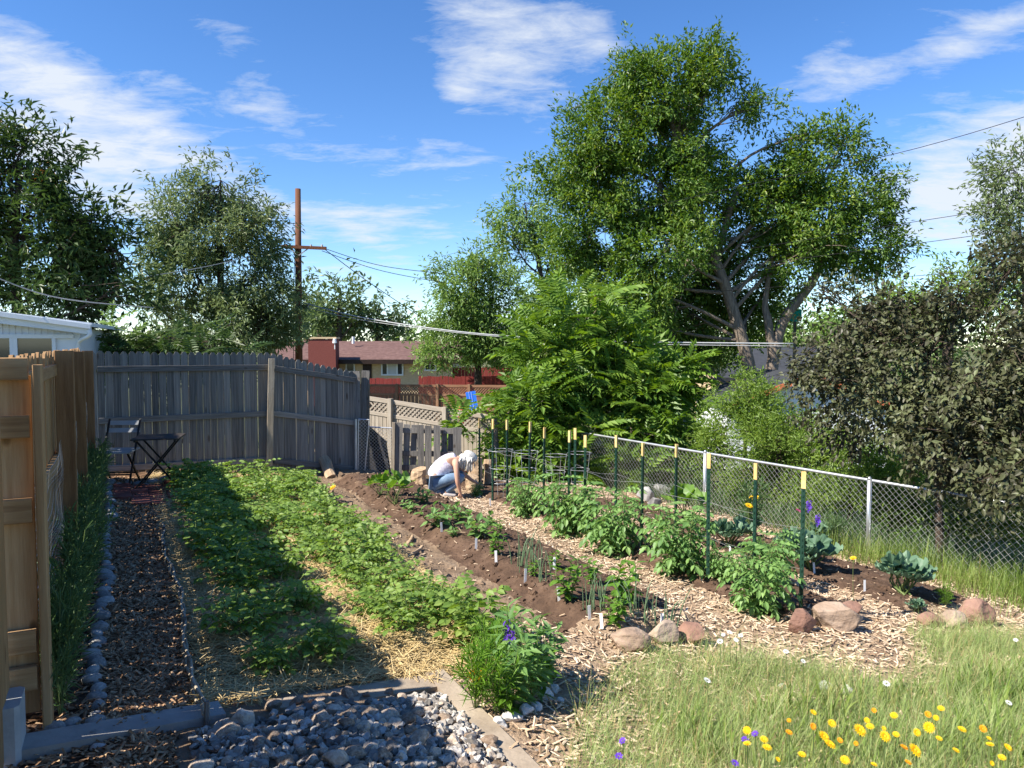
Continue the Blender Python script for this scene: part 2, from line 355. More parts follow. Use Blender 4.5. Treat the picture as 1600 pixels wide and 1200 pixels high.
M['sandstone'] = surf('tan_sandstone', [(.20, .135, .095), (.33, .24, .175), (.46, .365, .285)], 3, (1, 1, 1.6), .9, .7, 14, objvar=.25, bdist=.03)
M['redstone'] = surf('red_sandstone', [(.16, .085, .062), (.26, .15, .11), (.35, .225, .17)], 3, (1, 1, 1.6), .9, .7, 14, objvar=.25, bdist=.03)
M['pebble'] = surf('grey_river_stone', [(.16, .155, .15), (.29, .28, .265), (.44, .43, .41)], 4, (1, 1, 1), .75, .2, 25, objvar=.75)
M['gravel'] = surf('mixed_rubble_stone', [(.21, .15, .105), (.41, .315, .235), (.64, .53, .42)], 4, (1, 1, 1), .85, .5, 20, objvar=.85)
M['whitestone'] = surf('white_quartz', [(.5, .48, .45), (.68, .66, .63)], 5, (1, 1, 1), .8, .4, 20, objvar=.3)
M['skin'] = surf('skin', [(.52, .29, .20), (.60, .36, .26)], 8, (1, 1, 1), .55, .05, 60)
M['shirt'] = surf('white_lilac_print_cotton', [(.36, .30, .46), (.70, .68, .75), (.80, .79, .82)], 38, (1, 1, 1), .85, .25, 18, detail=2)
M['jeans'] = surf('blue_denim', [(.09, .15, .24), (.15, .23, .34), (.25, .34, .45)], 9, (1, 1, 1), .85, .3, 22)
M['hair'] = surf('white_blond_hair', [(.45, .42, .38), (.66, .64, .60), (.78, .77, .74)], 14, (8, 8, 1.2), .5, .6, 30)
M['shoe'] = surf('pale_shoe', [(.40, .37, .35), (.55, .52, .5)], 9, (1, 1, 1), .7, .1, 40)
ASH = [(.036, .085, .013), (.078, .155, .024), (.13, .22, .034), (.24, .30, .05)]
M['ash'] = leafmat('ash_leaves', ASH, .32)
M['ash2'] = leafmat('soft_green_leaves', [(0.088, 0.166, 0.040), (0.166, 0.264, 0.068), (0.244, 0.360, 0.097)], .35)
M['olive'] = leafmat('grey_green_leaves', [(.085, .125, .05), (.15, .205, .082), (.23, .285, .125)], .3)
M['heaven'] = leafmat('bright_pinnate_leaves', [(0.072, 0.150, 0.021), (0.137, 0.240, 0.036), (0.215, 0.325, 0.052)], .34, .45)
M['heavendark'] = leafmat('deep_green_pinnate_leaves', [(0.029, 0.059, 0.015), (0.053, 0.099, 0.024), (0.086, 0.139, 0.037)], .22)
M['seed'] = leafmat('rust_seed_clusters', [(.18, .075, .025), (.28, .13, .04), (.32, .19, .06)], .2)
M['cherry'] = leafmat('purple_brown_leaves', [(.030, .026, .016), (.060, .060, .030), (.10, .112, .05), (.18, .21, .095)], .2, .45, .3)
M['shrub'] = leafmat('light_shrub_leaves', [(.10, .175, .03), (.18, .275, .05), (.27, .36, .085)], .38)
M['far'] = leafmat('distant_leaves', [(0.066, 0.106, 0.039), (0.113, 0.166, 0.060), (0.159, 0.218, 0.079)], .3)
M['potato'] = leafmat('potato_leaves', [(.085, .165, .028), (.165, .27, .05), (.27, .37, .09)], .36, .5, noise_scale=3)
M['tomato'] = leafmat('tomato_leaves', [(0.087, 0.184, 0.053), (0.157, 0.288, 0.078), (0.244, 0.384, 0.113)], .32, .5, noise_scale=3)
M['pepper'] = leafmat('pepper_leaves', [(.06, .15, .02), (.11, .23, .03), (.17, .30, .045)], .36, .3, noise_scale=5)
M['cabbage'] = leafmat('blue_green_leaves', [(.075, .145, .085), (.115, .20, .12), (.17, .27, .165)], .2, .45, noise_scale=6)
M['squash'] = leafmat('lime_squash_leaves', [(.09, .19, .03), (.14, .26, .045), (.19, .31, .07)], .36, .45, noise_scale=4)
M['onion'] = leafmat('blue_green_onion_tops', [(.13, .21, .11), (.19, .28, .16)], .2, .4)
M['fern'] = leafmat('feathery_green', [(.09, .20, .02), (.15, .29, .035), (.21, .36, .06)], .35, .5, noise_scale=5)
M['weed'] = leafmat('grey_green_weeds', [(0.057, 0.115, 0.040), (0.098, 0.172, 0.063), (0.149, 0.230, 0.092)], .3, .5, noise_scale=3)
M['grass'] = leafmat('meadow_stems', [(.14, .23, .06), (.24, .34, .10), (.36, .44, .16), (.56, .55, .30)], .35, .5, noise_scale=3.5)
M['greengrass'] = leafmat('green_fence_grass', [(.10, .17, .03), (.18, .26, .05), (.30, .34, .11)], .35, .5, noise_scale=2)
M['drygrass'] = leafmat('dry_grass', [(.32, .22, .09), (.45, .33, .15), (.55, .43, .22)], .3, .6)
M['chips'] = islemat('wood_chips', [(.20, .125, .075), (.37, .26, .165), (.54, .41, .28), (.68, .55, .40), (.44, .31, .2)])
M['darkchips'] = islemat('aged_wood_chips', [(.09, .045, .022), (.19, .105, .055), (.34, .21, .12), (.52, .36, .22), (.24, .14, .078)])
M['straw'] = islemat('straw', [(.34, .23, .09), (.52, .38, .17), (.66, .52, .27), (.44, .31, .13)], .6, spec=.35)
M['yellow'] = leafmat('yellow_petals', [(.80, .50, .01), (.86, .62, .02)], .25, .6)
M['orangepetal'] = leafmat('orange_petals', [(.80, .34, .012), (.84, .46, .02)], .25, .6)
M['whitepetal'] = leafmat('white_petals', [(.72, .72, .74), (.82, .82, .82)], .25, .6)
M['purple'] = leafmat('violet_petals', [(.12, .04, .45), (.2, .07, .6)], .25, .6)
M['pink'] = leafmat('magenta_petals', [(.5, .04, .2), (.62, .1, .32)], .25, .6)

# ------------------------------------------------------------------ foliage tools
def leaf_lo(w=0.4, fold=0.10, mid=.42):
    return np.array([(0, 0, 0), (-w / 2, mid, fold), (0, 1, -.06), (w / 2, mid, fold)]), np.array([(0, 3, 2), (0, 2, 1)])
def leaf_hi(w=0.6, fold=0.08, droop=.18):
    V = np.array([(0, 0, 0), (-w * .42, .28, fold), (0, .3, 0), (w * .42, .28, fold), (-w * .45, .6, fold - droop * .4), (0, .62, -droop * .4), (w * .45, .6, fold - droop * .4), (0, 1, -droop)])
    return V, np.array([(0, 2, 1), (0, 3, 2), (1, 2, 5), (1, 5, 4), (2, 3, 6), (2, 6, 5), (4, 5, 7), (5, 6, 7)])
def unit(a): return a / (np.linalg.norm(a, axis=-1, keepdims=True) + 1e-9)
def frames(d, up=None, jit=0.5):
    d = unit(d); n = len(d)
    ref = np.tile(np.array([0, 0, 1.]), (n, 1)) if up is None else up
    ref = ref + R.normal(size=(n, 3)) * jit
    x = unit(np.cross(d, ref)); z = np.cross(x, d)
    return np.stack([x, d, z], 1)        # rows: side, along, normal
def scatter(T, F, pos, fr, size):
    size = np.broadcast_to(np.asarray(size, float), (len(pos),))
    V = np.einsum('tk,nkj->ntj', T, fr) * size[:, None, None] + pos[:, None, :]
    n, t = V.shape[:2]
    FF = (F[None] + (np.arange(n) * t)[:, None, None]).reshape(-1, F.shape[1])
    return V.reshape(-1, 3), FF
def frond(n=9, leaflet=.3, w=.32, droop=.45, lo=True, terminal=True):
    """pinnate leaf of length 1 along +Y"""
    T, F = leaf_lo(w) if lo else leaf_hi(w)
    P_, Dr = [], []
    for i in range(n):
        t = .18 + .8 * i / (n - 1); p = (0, t, -droop * t * t); s = 1 - .35 * abs(t - .45)
        for sd in (-1, 1):
            P_.append(p); Dr.append(np.array((sd * 1.0, .42, -.22 - droop * t * .5)) * s)
    if terminal: P_.append((0, .98, -droop)); Dr.append(np.array((0, 1, -droop * 1.6)))
    P_ = np.array(P_, float); Dr = np.array(Dr, float); L = np.linalg.norm(Dr, axis=1) / 1.1 * leaflet
    ref = np.tile(np.array([0, -.2, 1.]), (len(P_), 1))
    V, FF = scatter(T, F, P_, frames(Dr, ref, .12), L)
    k = 5; ts = np.linspace(0, .98, k); rp = np.stack([np.zeros(k), ts, -droop * ts * ts], 1)
    rv, rf = tube(rp, np.linspace(.012, .005, k), 3, False)
    rq = rf[0]; rt = np.concatenate([rq[:, [0, 1, 2]], rq[:, [0, 2, 3]]])
    return np.concatenate([V, rv]), np.concatenate([FF, rt + len(V)])
def clumps(lobes, per, gap=-0.15, freq=0.9, shell=.5, seed=0, rough=.32):
    """clump centres + outward directions through the volume of each lobe"""
    Pp, Dd = [], []
    rs = np.random.default_rng(seed)
    for (c, r) in lobes:
        c = np.array(c); r = np.array(r); n = int(per * (r[0] * r[2] + r[0] * r[1] + r[1] * r[2]))
        d = unit(rs.normal(size=(n, 3)))
        k = shell + (1 - shell) * rs.random(n) ** .6
        for dd, kk in zip(d, k):
            o = 1 + rough * 2 * mnoise.noise(Vector(tuple(dd * 1.7)) + Vector((seed * 3.1 + c[0], c[1], c[2]))) + rough * mnoise.noise(Vector(tuple(dd * 4.5)) + Vector((seed, c[0], c[2])))
            p = c + r * dd * kk * o
            if mnoise.noise(Vector(tuple(p * freq)) + Vector((seed * 7.7, 0, 0))) < gap: continue
            Pp.append(p); Dd.append(dd)
    return np.array(Pp), np.array(Dd)
def leafcrown(lobes, per, nleaf, sigma, size, T, F, gap=-.15, freq=.9, shell=.45, seed=0, hang=.35, rough=.32):
    C, Dd = clumps(lobes, per, gap, freq, shell, seed, rough)
    n = len(C); idx = np.repeat(np.arange(n), nleaf)
    # a clump is a short twig carrying leaves along it
    tw = unit(Dd + R.normal(size=(n, 3)) * .6 + np.array([0, 0, .15]))
    t = R.random(len(idx)) * 2 - 1
    pos = C[idx] + tw[idx] * (t * sigma * 1.9)[:, None] + R.normal(size=(len(idx), 3)) * sigma * .42
    dr = Dd[idx] * .3 + tw[idx] * .75 + R.normal(size=(len(idx), 3)) * .62 + np.array([0, 0, -hang])
    up = np.array([0, 0, 1.]) + Dd[idx] * .6
    V, FF = scatter(T, F, pos, frames(dr, up, .55), size * R.uniform(.7, 1.25, len(idx)))
    return V, FF, C
def limbs(root, trunk_pts, r0, lobes, C, nsub=40, seed=0, twig=.02):
    """trunk, limbs to every lobe and branches into it"""
    rs = np.random.default_rng(seed); mb = MB()
    tp = smoothpath(trunk_pts, 5); mb.tube(tp, np.linspace(r0, r0 * .45, len(tp)) * (1 + .25 * np.exp(-np.arange(len(tp)) * 1.2)), 9)
    for (c, r) in lobes:
        c = np.array(c); k = np.argmin(np.linalg.norm(tp - c, axis=1) + np.maximum(tp[:, 2] - c[2], 0) * 3); a = tp[max(k - 2, 0)]
        L = np.linalg.norm(c - a); m = (a + c) / 2 + rs.normal(size=3) * L * .08 + np.array([0, 0, L * .08])
        q = smoothpath([a, m, c + np.array([0, 0, r[2] * .4])], 5); mb.tube(q, np.linspace(r0 * .30, r0 * .09, len(q)), 6)
        near = C[np.linalg.norm((C - c) / np.array(r), axis=1) < 1.3] if len(C) else []
        for _ in range(min(nsub, len(near))):
            e = near[rs.integers(len(near))]; s = q[rs.integers(len(q) // 2, len(q))]
            mm = (s + e) / 2 + rs.normal(size=3) * .12 * np.linalg.norm(e - s)
            b = smoothpath([s, mm, e], 3); mb.tube(b, np.linspace(r0 * .07, twig * .35, len(b)), 4, False)
    return mb
def lobe(px, py, rx, ry, Y, dep=None):
    c = at(px, py, Y); s = Y / FPX
    return (tuple(c), (rx * s, (dep if dep else (rx + ry) / 2) * s, ry * s))
def tree(name, label, lobes, trunk, r0, leafm, barkm, per, nleaf, sigma, size, T, F, seed, group=None, nsub=30, **k):
    base = Vector(trunk[0]); root = thing(name, label, 'tree', base, group=group)
    V, FF, C = leafcrown(lobes, per, nleaf, sigma, size, T, F, seed=seed, **k)
    b = np.array(base)
    obj('crown', mesh('crown', V - b, FF, leafm), root)
    mb = limbs(root, trunk, r0, lobes, C, nsub, seed); mb.V = [v - b for v in mb.V]
    obj('trunk', mb.mesh('trunk', barkm, True), root)
    return root

# ------------------------------------------------------------------ the land
def vnoise(x, y, s, o=0):
    return np.array([mnoise.noise(Vector((a * s + o, b * s - o, o * .37))) for a, b in zip(x.ravel(), y.ravel())]).reshape(x.shape)
def build_land():
    nr, na = 64, 120
    rr = np.concatenate([[0], 1.5 * (1500 / 1.5) ** (np.arange(nr - 1) / (nr - 2))]); aa = np.arange(na) * 2 * np.pi / na
    X = rr[:, None] * np.cos(aa)[None]; Y = 6 + rr[:, None] * np.sin(aa)[None]
    Z = plain(X, Y)
    u = X * DX + Y * DY; v = X * NX + Y * NY
    inside = (u > 1.0) & (u < 13.6) & (v > -.9) & (v < 9.8)
    Z = np.where(inside, Z - .35, Z)
    far = sst(30, 140, np.hypot(X, Y)); Z = Z * (1 - far) + (CZ - 3.4) * far
    i = np.arange(nr - 1)[:, None] * na; j = np.arange(na)[None]; k = (j + 1) % na
    F = np.stack([i + j, i + na + j, i + na + k, i + k], -1).reshape(-1, 4)
    struct('ground', mesh('ground', np.stack([X, Y, Z], -1).reshape(-1, 3), F, M['land'], True))
build_land()
U0, U1, V0, V1, RES = 1.2, 13.8, -.75, 10.0, .032
ug = np.arange(U0, U1, RES); vg = np.arange(V0, V1, RES)
UU, VV = np.meshgrid(ug, vg, indexing='ij')
XX = UU * DX + VV * NX; YY = UU * DY + VV * NY
nz1 = vnoise(XX, YY, 1.3, 3.3); nz2 = vnoise(XX, YY, 5.0, 9.1); nz3 = vnoise(XX, YY, 13.0, 5.7)
ZZ = gz(XX, YY) + nz1 * .02 + nz2 * .022 + nz3 * .014
def classify(u, v, w):
    c = np.full(u.shape, 'garden_path', dtype=object)
    v2 = v + w * .10; u2 = u + w * .16
    c[(v2 < -.12)] = 'fence_border'
    c[(v2 >= -.12) & (v2 < .34)] = 'bark_path'
    c[(v2 >= .34) & (v2 < 2.5) & (u2 > 4.3) & (u2 < 12.5)] = 'potato_bed'
    c[(v2 >= 2.5) & (v2 < 2.98) & (u2 > 5.3)] = 'dirt_strip'
    c[(u2 > 12.1) & (v2 > 2.2)] = 'dirt_strip'
    c[(v2 >= 2.98) & (v2 < 4.14) & (u2 > 4.95) & (u2 < 12.2)] = 'vegetable_bed'
    c[(v2 >= 5.04) & (v2 < 6.12) & (u2 > 4.85) & (u2 < 12.6)] = 'tomato_bed'
    c[(v2 >= 6.62) & (v2 < 7.85) & (u2 > 4.75) & (u2 < 10.5)] = 'cabbage_bed'
    c[(u2 < 4.3) & (v2 > .2) & (v2 < 1.75)] = 'stone_pit'
    mtop = np.interp(v, [2, 3.0, 4.1, 4.6, 5.5, 6.0, 7.5], [3.7, 4.0, 4.05, 3.5, 3.4, 4.0, 4.0])
    c[(u2 < mtop) & (v2 > 2.4 + (u - 3.4) * .9) & (v2 < 7.6)] = 'meadow'
    c[(v2 > 8.1)] = 'meadow'
    return c
def cell(a): return (a[:-1, :-1] + a[1:, 1:]) / 2
CL = classify(cell(UU), cell(VV), cell(nz2) * .55 + cell(nz1) * .9 + cell(nz3) * .7)
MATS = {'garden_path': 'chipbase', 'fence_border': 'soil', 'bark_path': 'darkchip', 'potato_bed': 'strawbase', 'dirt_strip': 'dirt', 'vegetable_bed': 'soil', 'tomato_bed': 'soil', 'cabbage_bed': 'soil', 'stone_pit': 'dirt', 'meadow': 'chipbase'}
nu, nv = UU.shape
ids = np.arange(nu * nv).reshape(nu, nv)
quads = np.stack([ids[:-1, :-1], ids[:-1, 1:], ids[1:, 1:], ids[1:, :-1]], -1)[..., ::-1]
VALL = np.stack([XX, YY, ZZ], -1).reshape(-1, 3)
for nm, mt in MATS.items():
    q = quads[CL == nm]
    if not len(q): continue
    used, inv = np.unique(q, return_inverse=True)
    struct(nm, mesh(nm, VALL[used], inv.reshape(-1, 4), M[mt], True))
def zt(x, y):
    """height of the built garden surface"""
    u, v = UV(x, y); fu = np.clip((u - U0) / RES, 0, nu - 1.001); fv = np.clip((v - V0) / RES, 0, nv - 1.001)
    i = np.floor(fu).astype(int) if hasattr(fu, 'astype') else int(fu); j = np.floor(fv).astype(int) if hasattr(fv, 'astype') else int(fv)
    a = fu - i; b = fv - j
    return (ZZ[i, j] * (1 - a) * (1 - b) + ZZ[i + 1, j] * a * (1 - b) + ZZ[i, j + 1] * (1 - a) * b + ZZ[i + 1, j + 1] * a * b)
def ZT(x, y): return float(zt(np.float64(x), np.float64(y)))
def spot(px, py):
    p = onground(px, py); return Vector((p.x, p.y, ZT(p.x, p.y)))
def slivers(n, accept, lmin, lmax, wmin, wmax, mat, name, label, cat, lift=.006, tilt=.25, ub=(U0, U1), vb=(V0, V1), seed=1, near=0.0):
    """loose chips or straws: three-sided splinters lying on the ground"""
    rs = np.random.default_rng(seed)
    u = rs.uniform(*ub, n); v = rs.uniform(*vb, n)
    x = u * DX + v * NX; y = u * DY + v * NY
    keep = accept(u, v, x, y, rs)
    # thin the far ones: nobody sees them singly
    keep &= rs.random(n) < np.clip(1.25 - near * np.maximum(y - 4, 0), .15, 1)
    x, y = x[keep], y[keep]; n = len(x)
    L = rs.uniform(lmin, lmax, n); w = rs.uniform(wmin, wmax, n)
    th = rs.uniform(0, 2 * np.pi, n); ti = rs.normal(size=n) * tilt
    d = np.stack([np.cos(th) * np.cos(ti), np.sin(th) * np.cos(ti), np.sin(ti)], 1)
    pos = np.stack([x, y, zt(x, y) + lift + np.abs(np.sin(ti)) * L * .4 + rs.random(n) * lift], 1)
    T = np.array([(-1, -.5, 0), (1, -.5, 0), (0, -.5, .6), (-.8, .5, 0), (.8, .5, 0), (0, .5, .45)])
    F = np.array([(0, 1, 4), (0, 4, 3), (1, 2, 5), (1, 5, 4), (2, 0, 3), (2, 3, 5)])
    side = np.stack([-np.sin(th), np.cos(th), np.zeros(n)], 1); up = np.cross(side, d) * -1
    fr = np.stack([side * w[:, None], d * L[:, None], up * w[:, None]], 1)
    V, FF = scatter(T, F, pos, fr, 1.0)
    o = obj(name, mesh(name, V, FF, mat), kind='stuff'); tag(o, label, cat); return o
def cls(u, v):
    i = np.clip(((u - U0) / RES).astype(int), 0, nu - 2); j = np.clip(((v - V0) / RES).astype(int), 0, nv - 2); return CL[i, j]
CI = lambda *names: (lambda u, v, x, y, rs: np.isin(cls(u, v).astype(str), names) & (rs.random(len(u)) < 1))
slivers(80000, CI('garden_path', 'meadow'), .02, .085, .004, .010, M['chips'], 'wood_chips', 'pale wood chips covering the paths between the vegetable beds', 'wood chips', near=.07, seed=2)
slivers(16000, lambda u, v, x, y, rs: np.isin(cls(u, v).astype(str), ('vegetable_bed', 'tomato_bed', 'cabbage_bed', 'dirt_strip', 'meadow')) & (rs.random(len(u)) < .35), .015, .06, .003, .008, M['chips'], 'stray_wood_chips', 'stray pale chips scattered over the dark soil', 'wood chips', near=.05, seed=3)
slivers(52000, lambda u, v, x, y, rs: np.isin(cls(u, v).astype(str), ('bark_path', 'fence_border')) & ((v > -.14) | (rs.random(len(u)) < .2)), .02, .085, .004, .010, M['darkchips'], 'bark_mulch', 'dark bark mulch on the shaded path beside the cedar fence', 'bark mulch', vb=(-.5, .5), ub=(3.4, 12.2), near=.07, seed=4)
slivers(46000, CI('potato_bed'), .05, .20, .0016, .0032, M['straw'], 'straw', 'loose golden straw mulching the potato bed', 'straw', lift=.012, tilt=.22, vb=(.3, 2.6), ub=(4.2, 12.4), near=.075, seed=5)

# stones scattered: earth clods on the bare soil
def clods(n, names, mat, name, label, smin, smax, seed, ub=(3, 13.4), vb=(2.2, 8.2)):
    rs = np.random.default_rng(seed); u = rs.uniform(*ub, n); v = rs.uniform(*vb, n)
    k = np.isin(cls(u, v).astype(str), names); u, v = u[k], v[k]; x = u * DX + v * NX; y = u * DY + v * NY; n = len(x)
    T, F = ico(0); T = T * (1 + .25 * rs.normal(size=(len(T), 1)))
    pos = np.stack([x, y, zt(x, y)], 1); fr = frames(rs.normal(size=(n, 3)), None, 1.0)
    V, FF = scatter(T, F, pos, fr, smin + (smax - smin) * rs.random(n) ** 3)
    tag(obj(name, mesh(name, V, FF, mat), kind='stuff'), label, 'soil')
clods(7000, ('vegetable_bed', 'tomato_bed', 'cabbage_bed'), M['soil'], 'soil_crumbs', 'dark crumbs of soil on the vegetable beds', .006, .03, 6)
clods(2600, ('dirt_strip',), M['dirt'], 'dirt_clods', 'pale clods of dry dirt on the bare strip', .006, .055, 7)

# ------------------------------------------------------------------ fences
def part(name, me, root, loc=(0, 0, 0), rot=(0, 0, 0), scale=(1, 1, 1), kind=None):
    """part placed in world space under an unrotated root"""
    return obj(name, me, root, Vector(loc) - root.location, rot, scale, kind)
def wpart(name, mb, mat, root, smooth=False, kind=None):
    """part whose mesh was gathered in world coordinates"""
    o = np.array(root.location); mb.V = [v - o for v in mb.V]
    return obj(name, mb.mesh(name, mat, smooth), root, kind=kind)
def picketmesh(w, t, ear, mat, name='picket'):
    """dog-eared board one unit tall, ear given as share of height"""
    e = min(.35 * w, w * .3)
    o = [(-w / 2, 0), (w / 2, 0), (w / 2, 1 - ear), (w / 2 - e, 1), (-w / 2 + e, 1), (-w / 2, 1 - ear)]
    V = [(x, -t / 2, z) for x, z in o] + [(x, t / 2, z) for x, z in o]
    q = [(i, (i + 1) % 6, 6 + (i + 1) % 6, 6 + i) for i in range(6)]
    return mesh(name, V, [np.array(q), np.array([range(6), [11, 10, 9, 8, 7, 6]])], mat)
def boxmesh(name, d, mat, bevel=0):
    x, y, z = d[0] / 2, d[1] / 2, d[2] / 2
    if not bevel: return MB().box((0, 0, 0), d).mesh(name, mat)
    b = bevel; V = []; 
    for s in (-1, 1):
        zz_ = s * z
        V += [(-x + b, -y, zz_), (x - b, -y, zz_), (x, -y + b, zz_), (x, y - b, zz_), (x - b, y, zz_), (-x + b, y, zz_), (-x, y - b, zz_), (-x, -y + b, zz_)]
    F = [np.array([(i, (i + 1) % 8, 8 + (i + 1) % 8, 8 + i) for i in range(8)]), np.array([list(range(8))[::-1], range(8, 16)])]
    return mesh(name, V, F, mat)
def run_pickets(root, a, b, za, zb, pitch, me, off, jh=.012, jz=.0, zbot=None, name='picket', leave=()):
    """pickets from a to b (plan), tops from za to zb; each a part"""
    a = Vector(a); b = Vector(b); L = (b - a).length; n = int(L / pitch); ang = math.atan2(b.y - a.y, b.x - a.x)
    nrm = Vector((-math.sin(ang), math.cos(ang)))
    for i in range(n):
        if i in leave: continue
        t = (i + .5) / n; p = a.lerp(b, t) + nrm * (off + random.uniform(-.003, .003)); p += (b - a) / L * random.uniform(-.0018, .0018)
        z0 = plain(p.x, p.y) + .03 if zbot is None else zbot[0] + (zbot[1] - zbot[0]) * t
        z0 = float(z0) + random.uniform(-.01, .015); z1 = za + (zb - za) * t + random.uniform(-jh, jh)
        part(name, me, root, (p.x, p.y, z0), (random.uniform(-.004, .004), random.uniform(-.0035, .0035), ang + random.uniform(-.02, .02)), (1, 1, z1 - z0))
def rail(root, a, b, w, t, mat, name='rail'):
    """2x4 between two points: w tall, t thick, mesh in its own frame"""
    a = Vector(a); b = Vector(b); d = b - a; L = d.length
    me = boxmesh(name, (t, w, L), mat, .004)
    q = d.to_track_quat('Z', 'Y')
    x = d.normalized(); side = Vector((0, 0, 1)).cross(x).normalized(); up = x.cross(side)
    m = Matrix((side, up, x)).transposed()
    return part(name, me, root, (a + b) / 2, m.to_euler())
def post(root, x, y, z0, z1, w, mat, rz=0, name='post', lean=(0, 0), d=None):
    me = boxmesh(name, (w, d or w, z1 - z0), mat, .006)
    return part(name, me, root, (x, y, (z0 + z1) / 2), (lean[0], lean[1], rz))
AD = math.atan2(DY, DX); AN = math.atan2(NY, NX)
ZT0 = CZ - .06
# new cedar fence along the shaded path
VF = -.47
root = thing('cedar_fence', 'new orange cedar fence with wire mesh beside the shaded bark path', 'fence', (*P(4.2, VF), float(plain(*P(4.2, VF)))))
pk = picketmesh(.138, .018, .02, M['cedar'])
run_pickets(root, P(4.32, VF - .03), P(11.95, VF - .03), ZT0 + .0, ZT0 + .02, .149, pk, 0)
for (ua, ub_) in ((4.34, 7.0), (7.16, 9.1), (9.26, 11.9)):
    for h in (.16, .95, 1.66):
        z = float(plain(*P(5, VF))) + h; a = P(ua, VF + .005); b = P(ub_, VF + .005); rail(root, (*a, z), (*b, z), .089, .038, M['cedar'])
for u, top, w in ((7.08, .02, .13), (9.18, 0, .13), (12.0, -.01, .13)):
    x, y = P(u, VF + .07); post(root, x, y, float(plain(x, y)) - .1, ZT0 + .0 + top, w, M['cedarpost'], AD)
mw = MB()
for (ua, ub_) in ((4.36, 7.0), (7.16, 9.1), (9.26, 11.92)):
    z0 = float(plain(*P(5, VF)))
    bul = lambda t: .02 + .03 * math.sin(t * math.pi)
    for k in range(22):
        pts = [(*P(ua + (ub_ - ua) * t, VF + .03 + bul(t) * (1 + .5 * math.sin(k * .7 + t * 9)) * .7), z0 + .05 + k * .05 + .02 * math.sin(t * 7 + k)) for t in np.linspace(0, 1, 12)]
        mw.tube(pts, .0008, 3, False)
    for t in np.arange(0, 1, .055 / (ub_ - ua)):
        pts = [(*P(ua + (ub_ - ua) * t, VF + .03 + bul(t) * (1 + .5 * math.sin(k * .7 + t * 9)) * .7), z0 + .05 + k * .05 + .02 * math.sin(t * 7 + k)) for k in range(0, 22, 3)]
        mw.tube(pts, .0008, 3, False)
wpart('wire_mesh', mw, M['wire'], root)
run_pickets(root, P(.4, VF - .03), P(4.16, VF - .03), ZT0, ZT0, .1395, pk, 0)
# gate panel of the same fence, turned across the path end
ax, ay = P(4.24, VF + .12)
gr = thing('cedar_gate', 'open cedar gate panel of boards and rails standing nearest the camera', 'gate', (ax, ay, float(plain(ax, ay))))
post(gr, ax, ay, float(plain(ax, ay)) - .05, ZT0 - .03, .04, M['cedar'], AN, 'gate_post', d=.10)
gd = Vector((-NX, -NY))
for h0, h1 in ((-.16, -.055), (-.43, -.325), (-.83, -.715), (-1.45, -1.34), (-1.63, -1.515)):
    z = CZ + (h0 + h1) / 2; a = Vector((ax, ay)) + gd * .022; b = Vector((ax, ay)) + gd * 1.3
    rail(gr, (a.x, a.y - .03, z), (b.x, b.y - .03, z), h1 - h0, .036, M['cedar'])
for i in range(7):
    p = Vector((ax, ay)) + gd * (.10 + i * .165) + Vector((DX, DY)) * .03
    w_ = boxmesh('board', (.14 if i % 2 == 0 else .15, .018, 1.62), M['cedar'], .003)
    part('board', w_, gr, (p.x, p.y, CZ - .95), (0, 0, AN))
cb = MB().box((0, 0, 0), (.2, .4, .42)); 
o = obj('concrete_block', boxmesh('concrete_block', (.24, .42, .40), M['concrete'], .02), None, (*at(-52, 1140, 3.3)[:2], float(plain(*at(-52, 1140, 3.3)[:2])) + .07), (0, 0, AD))
tag(o, 'grey concrete block at the foot of the cedar gate', 'block')

# old grey fence across the back: two bays
A0 = Vector((-5.93, 10.98)); A1 = Vector((-3.84, 12.22)); A2 = Vector((-2.66, 13.02))
zA = CZ - .075; zB = CZ - .115; zC = CZ - .45
bf = thing('grey_fence', 'weathered grey dog-eared picket fence behind the folding chair', 'fence', (A0.x, A0.y, float(plain(A0.x, A0.y))))
pk2 = picketmesh(.0968, .016, .025, M['greywood'])
run_pickets(bf, A0 - (A1 - A0) * .13, A1, zA, zB, .0985, pk2, .03, .008)
run_pickets(bf, A1, A2, zB, zC, .0985, pk2, .03, .008)
def zfrac(t, za, zb, ya, yb): return za + (zb - za) * t
def frail(a, b, pa, pb, w=.089):
    rail(bf, (a.x, a.y, pa), (b.x, b.y, pb), w, .038, M['greywood'])
for (ya, yb) in ((577, 574), (658, 646), (733, 718)):
    frail(A0, A1, at(150, ya, A0.y).z, at(422, yb, A1.y).z)
for (ya, yb) in ((575, 594), (646, 661), (720, 733)):
    frail(A1 + (A2 - A1) * .02, A2, at(424, ya, A1.y).z, at(548, yb, A2.y).z)
p = A1 - Vector((.02, .09)); post(bf, p.x + .03, p.y, G(p.x, p.y) - .1, at(424, 560, A1.y).z, .10, M['palewood'], .3, 'post', lean=(0, .035))

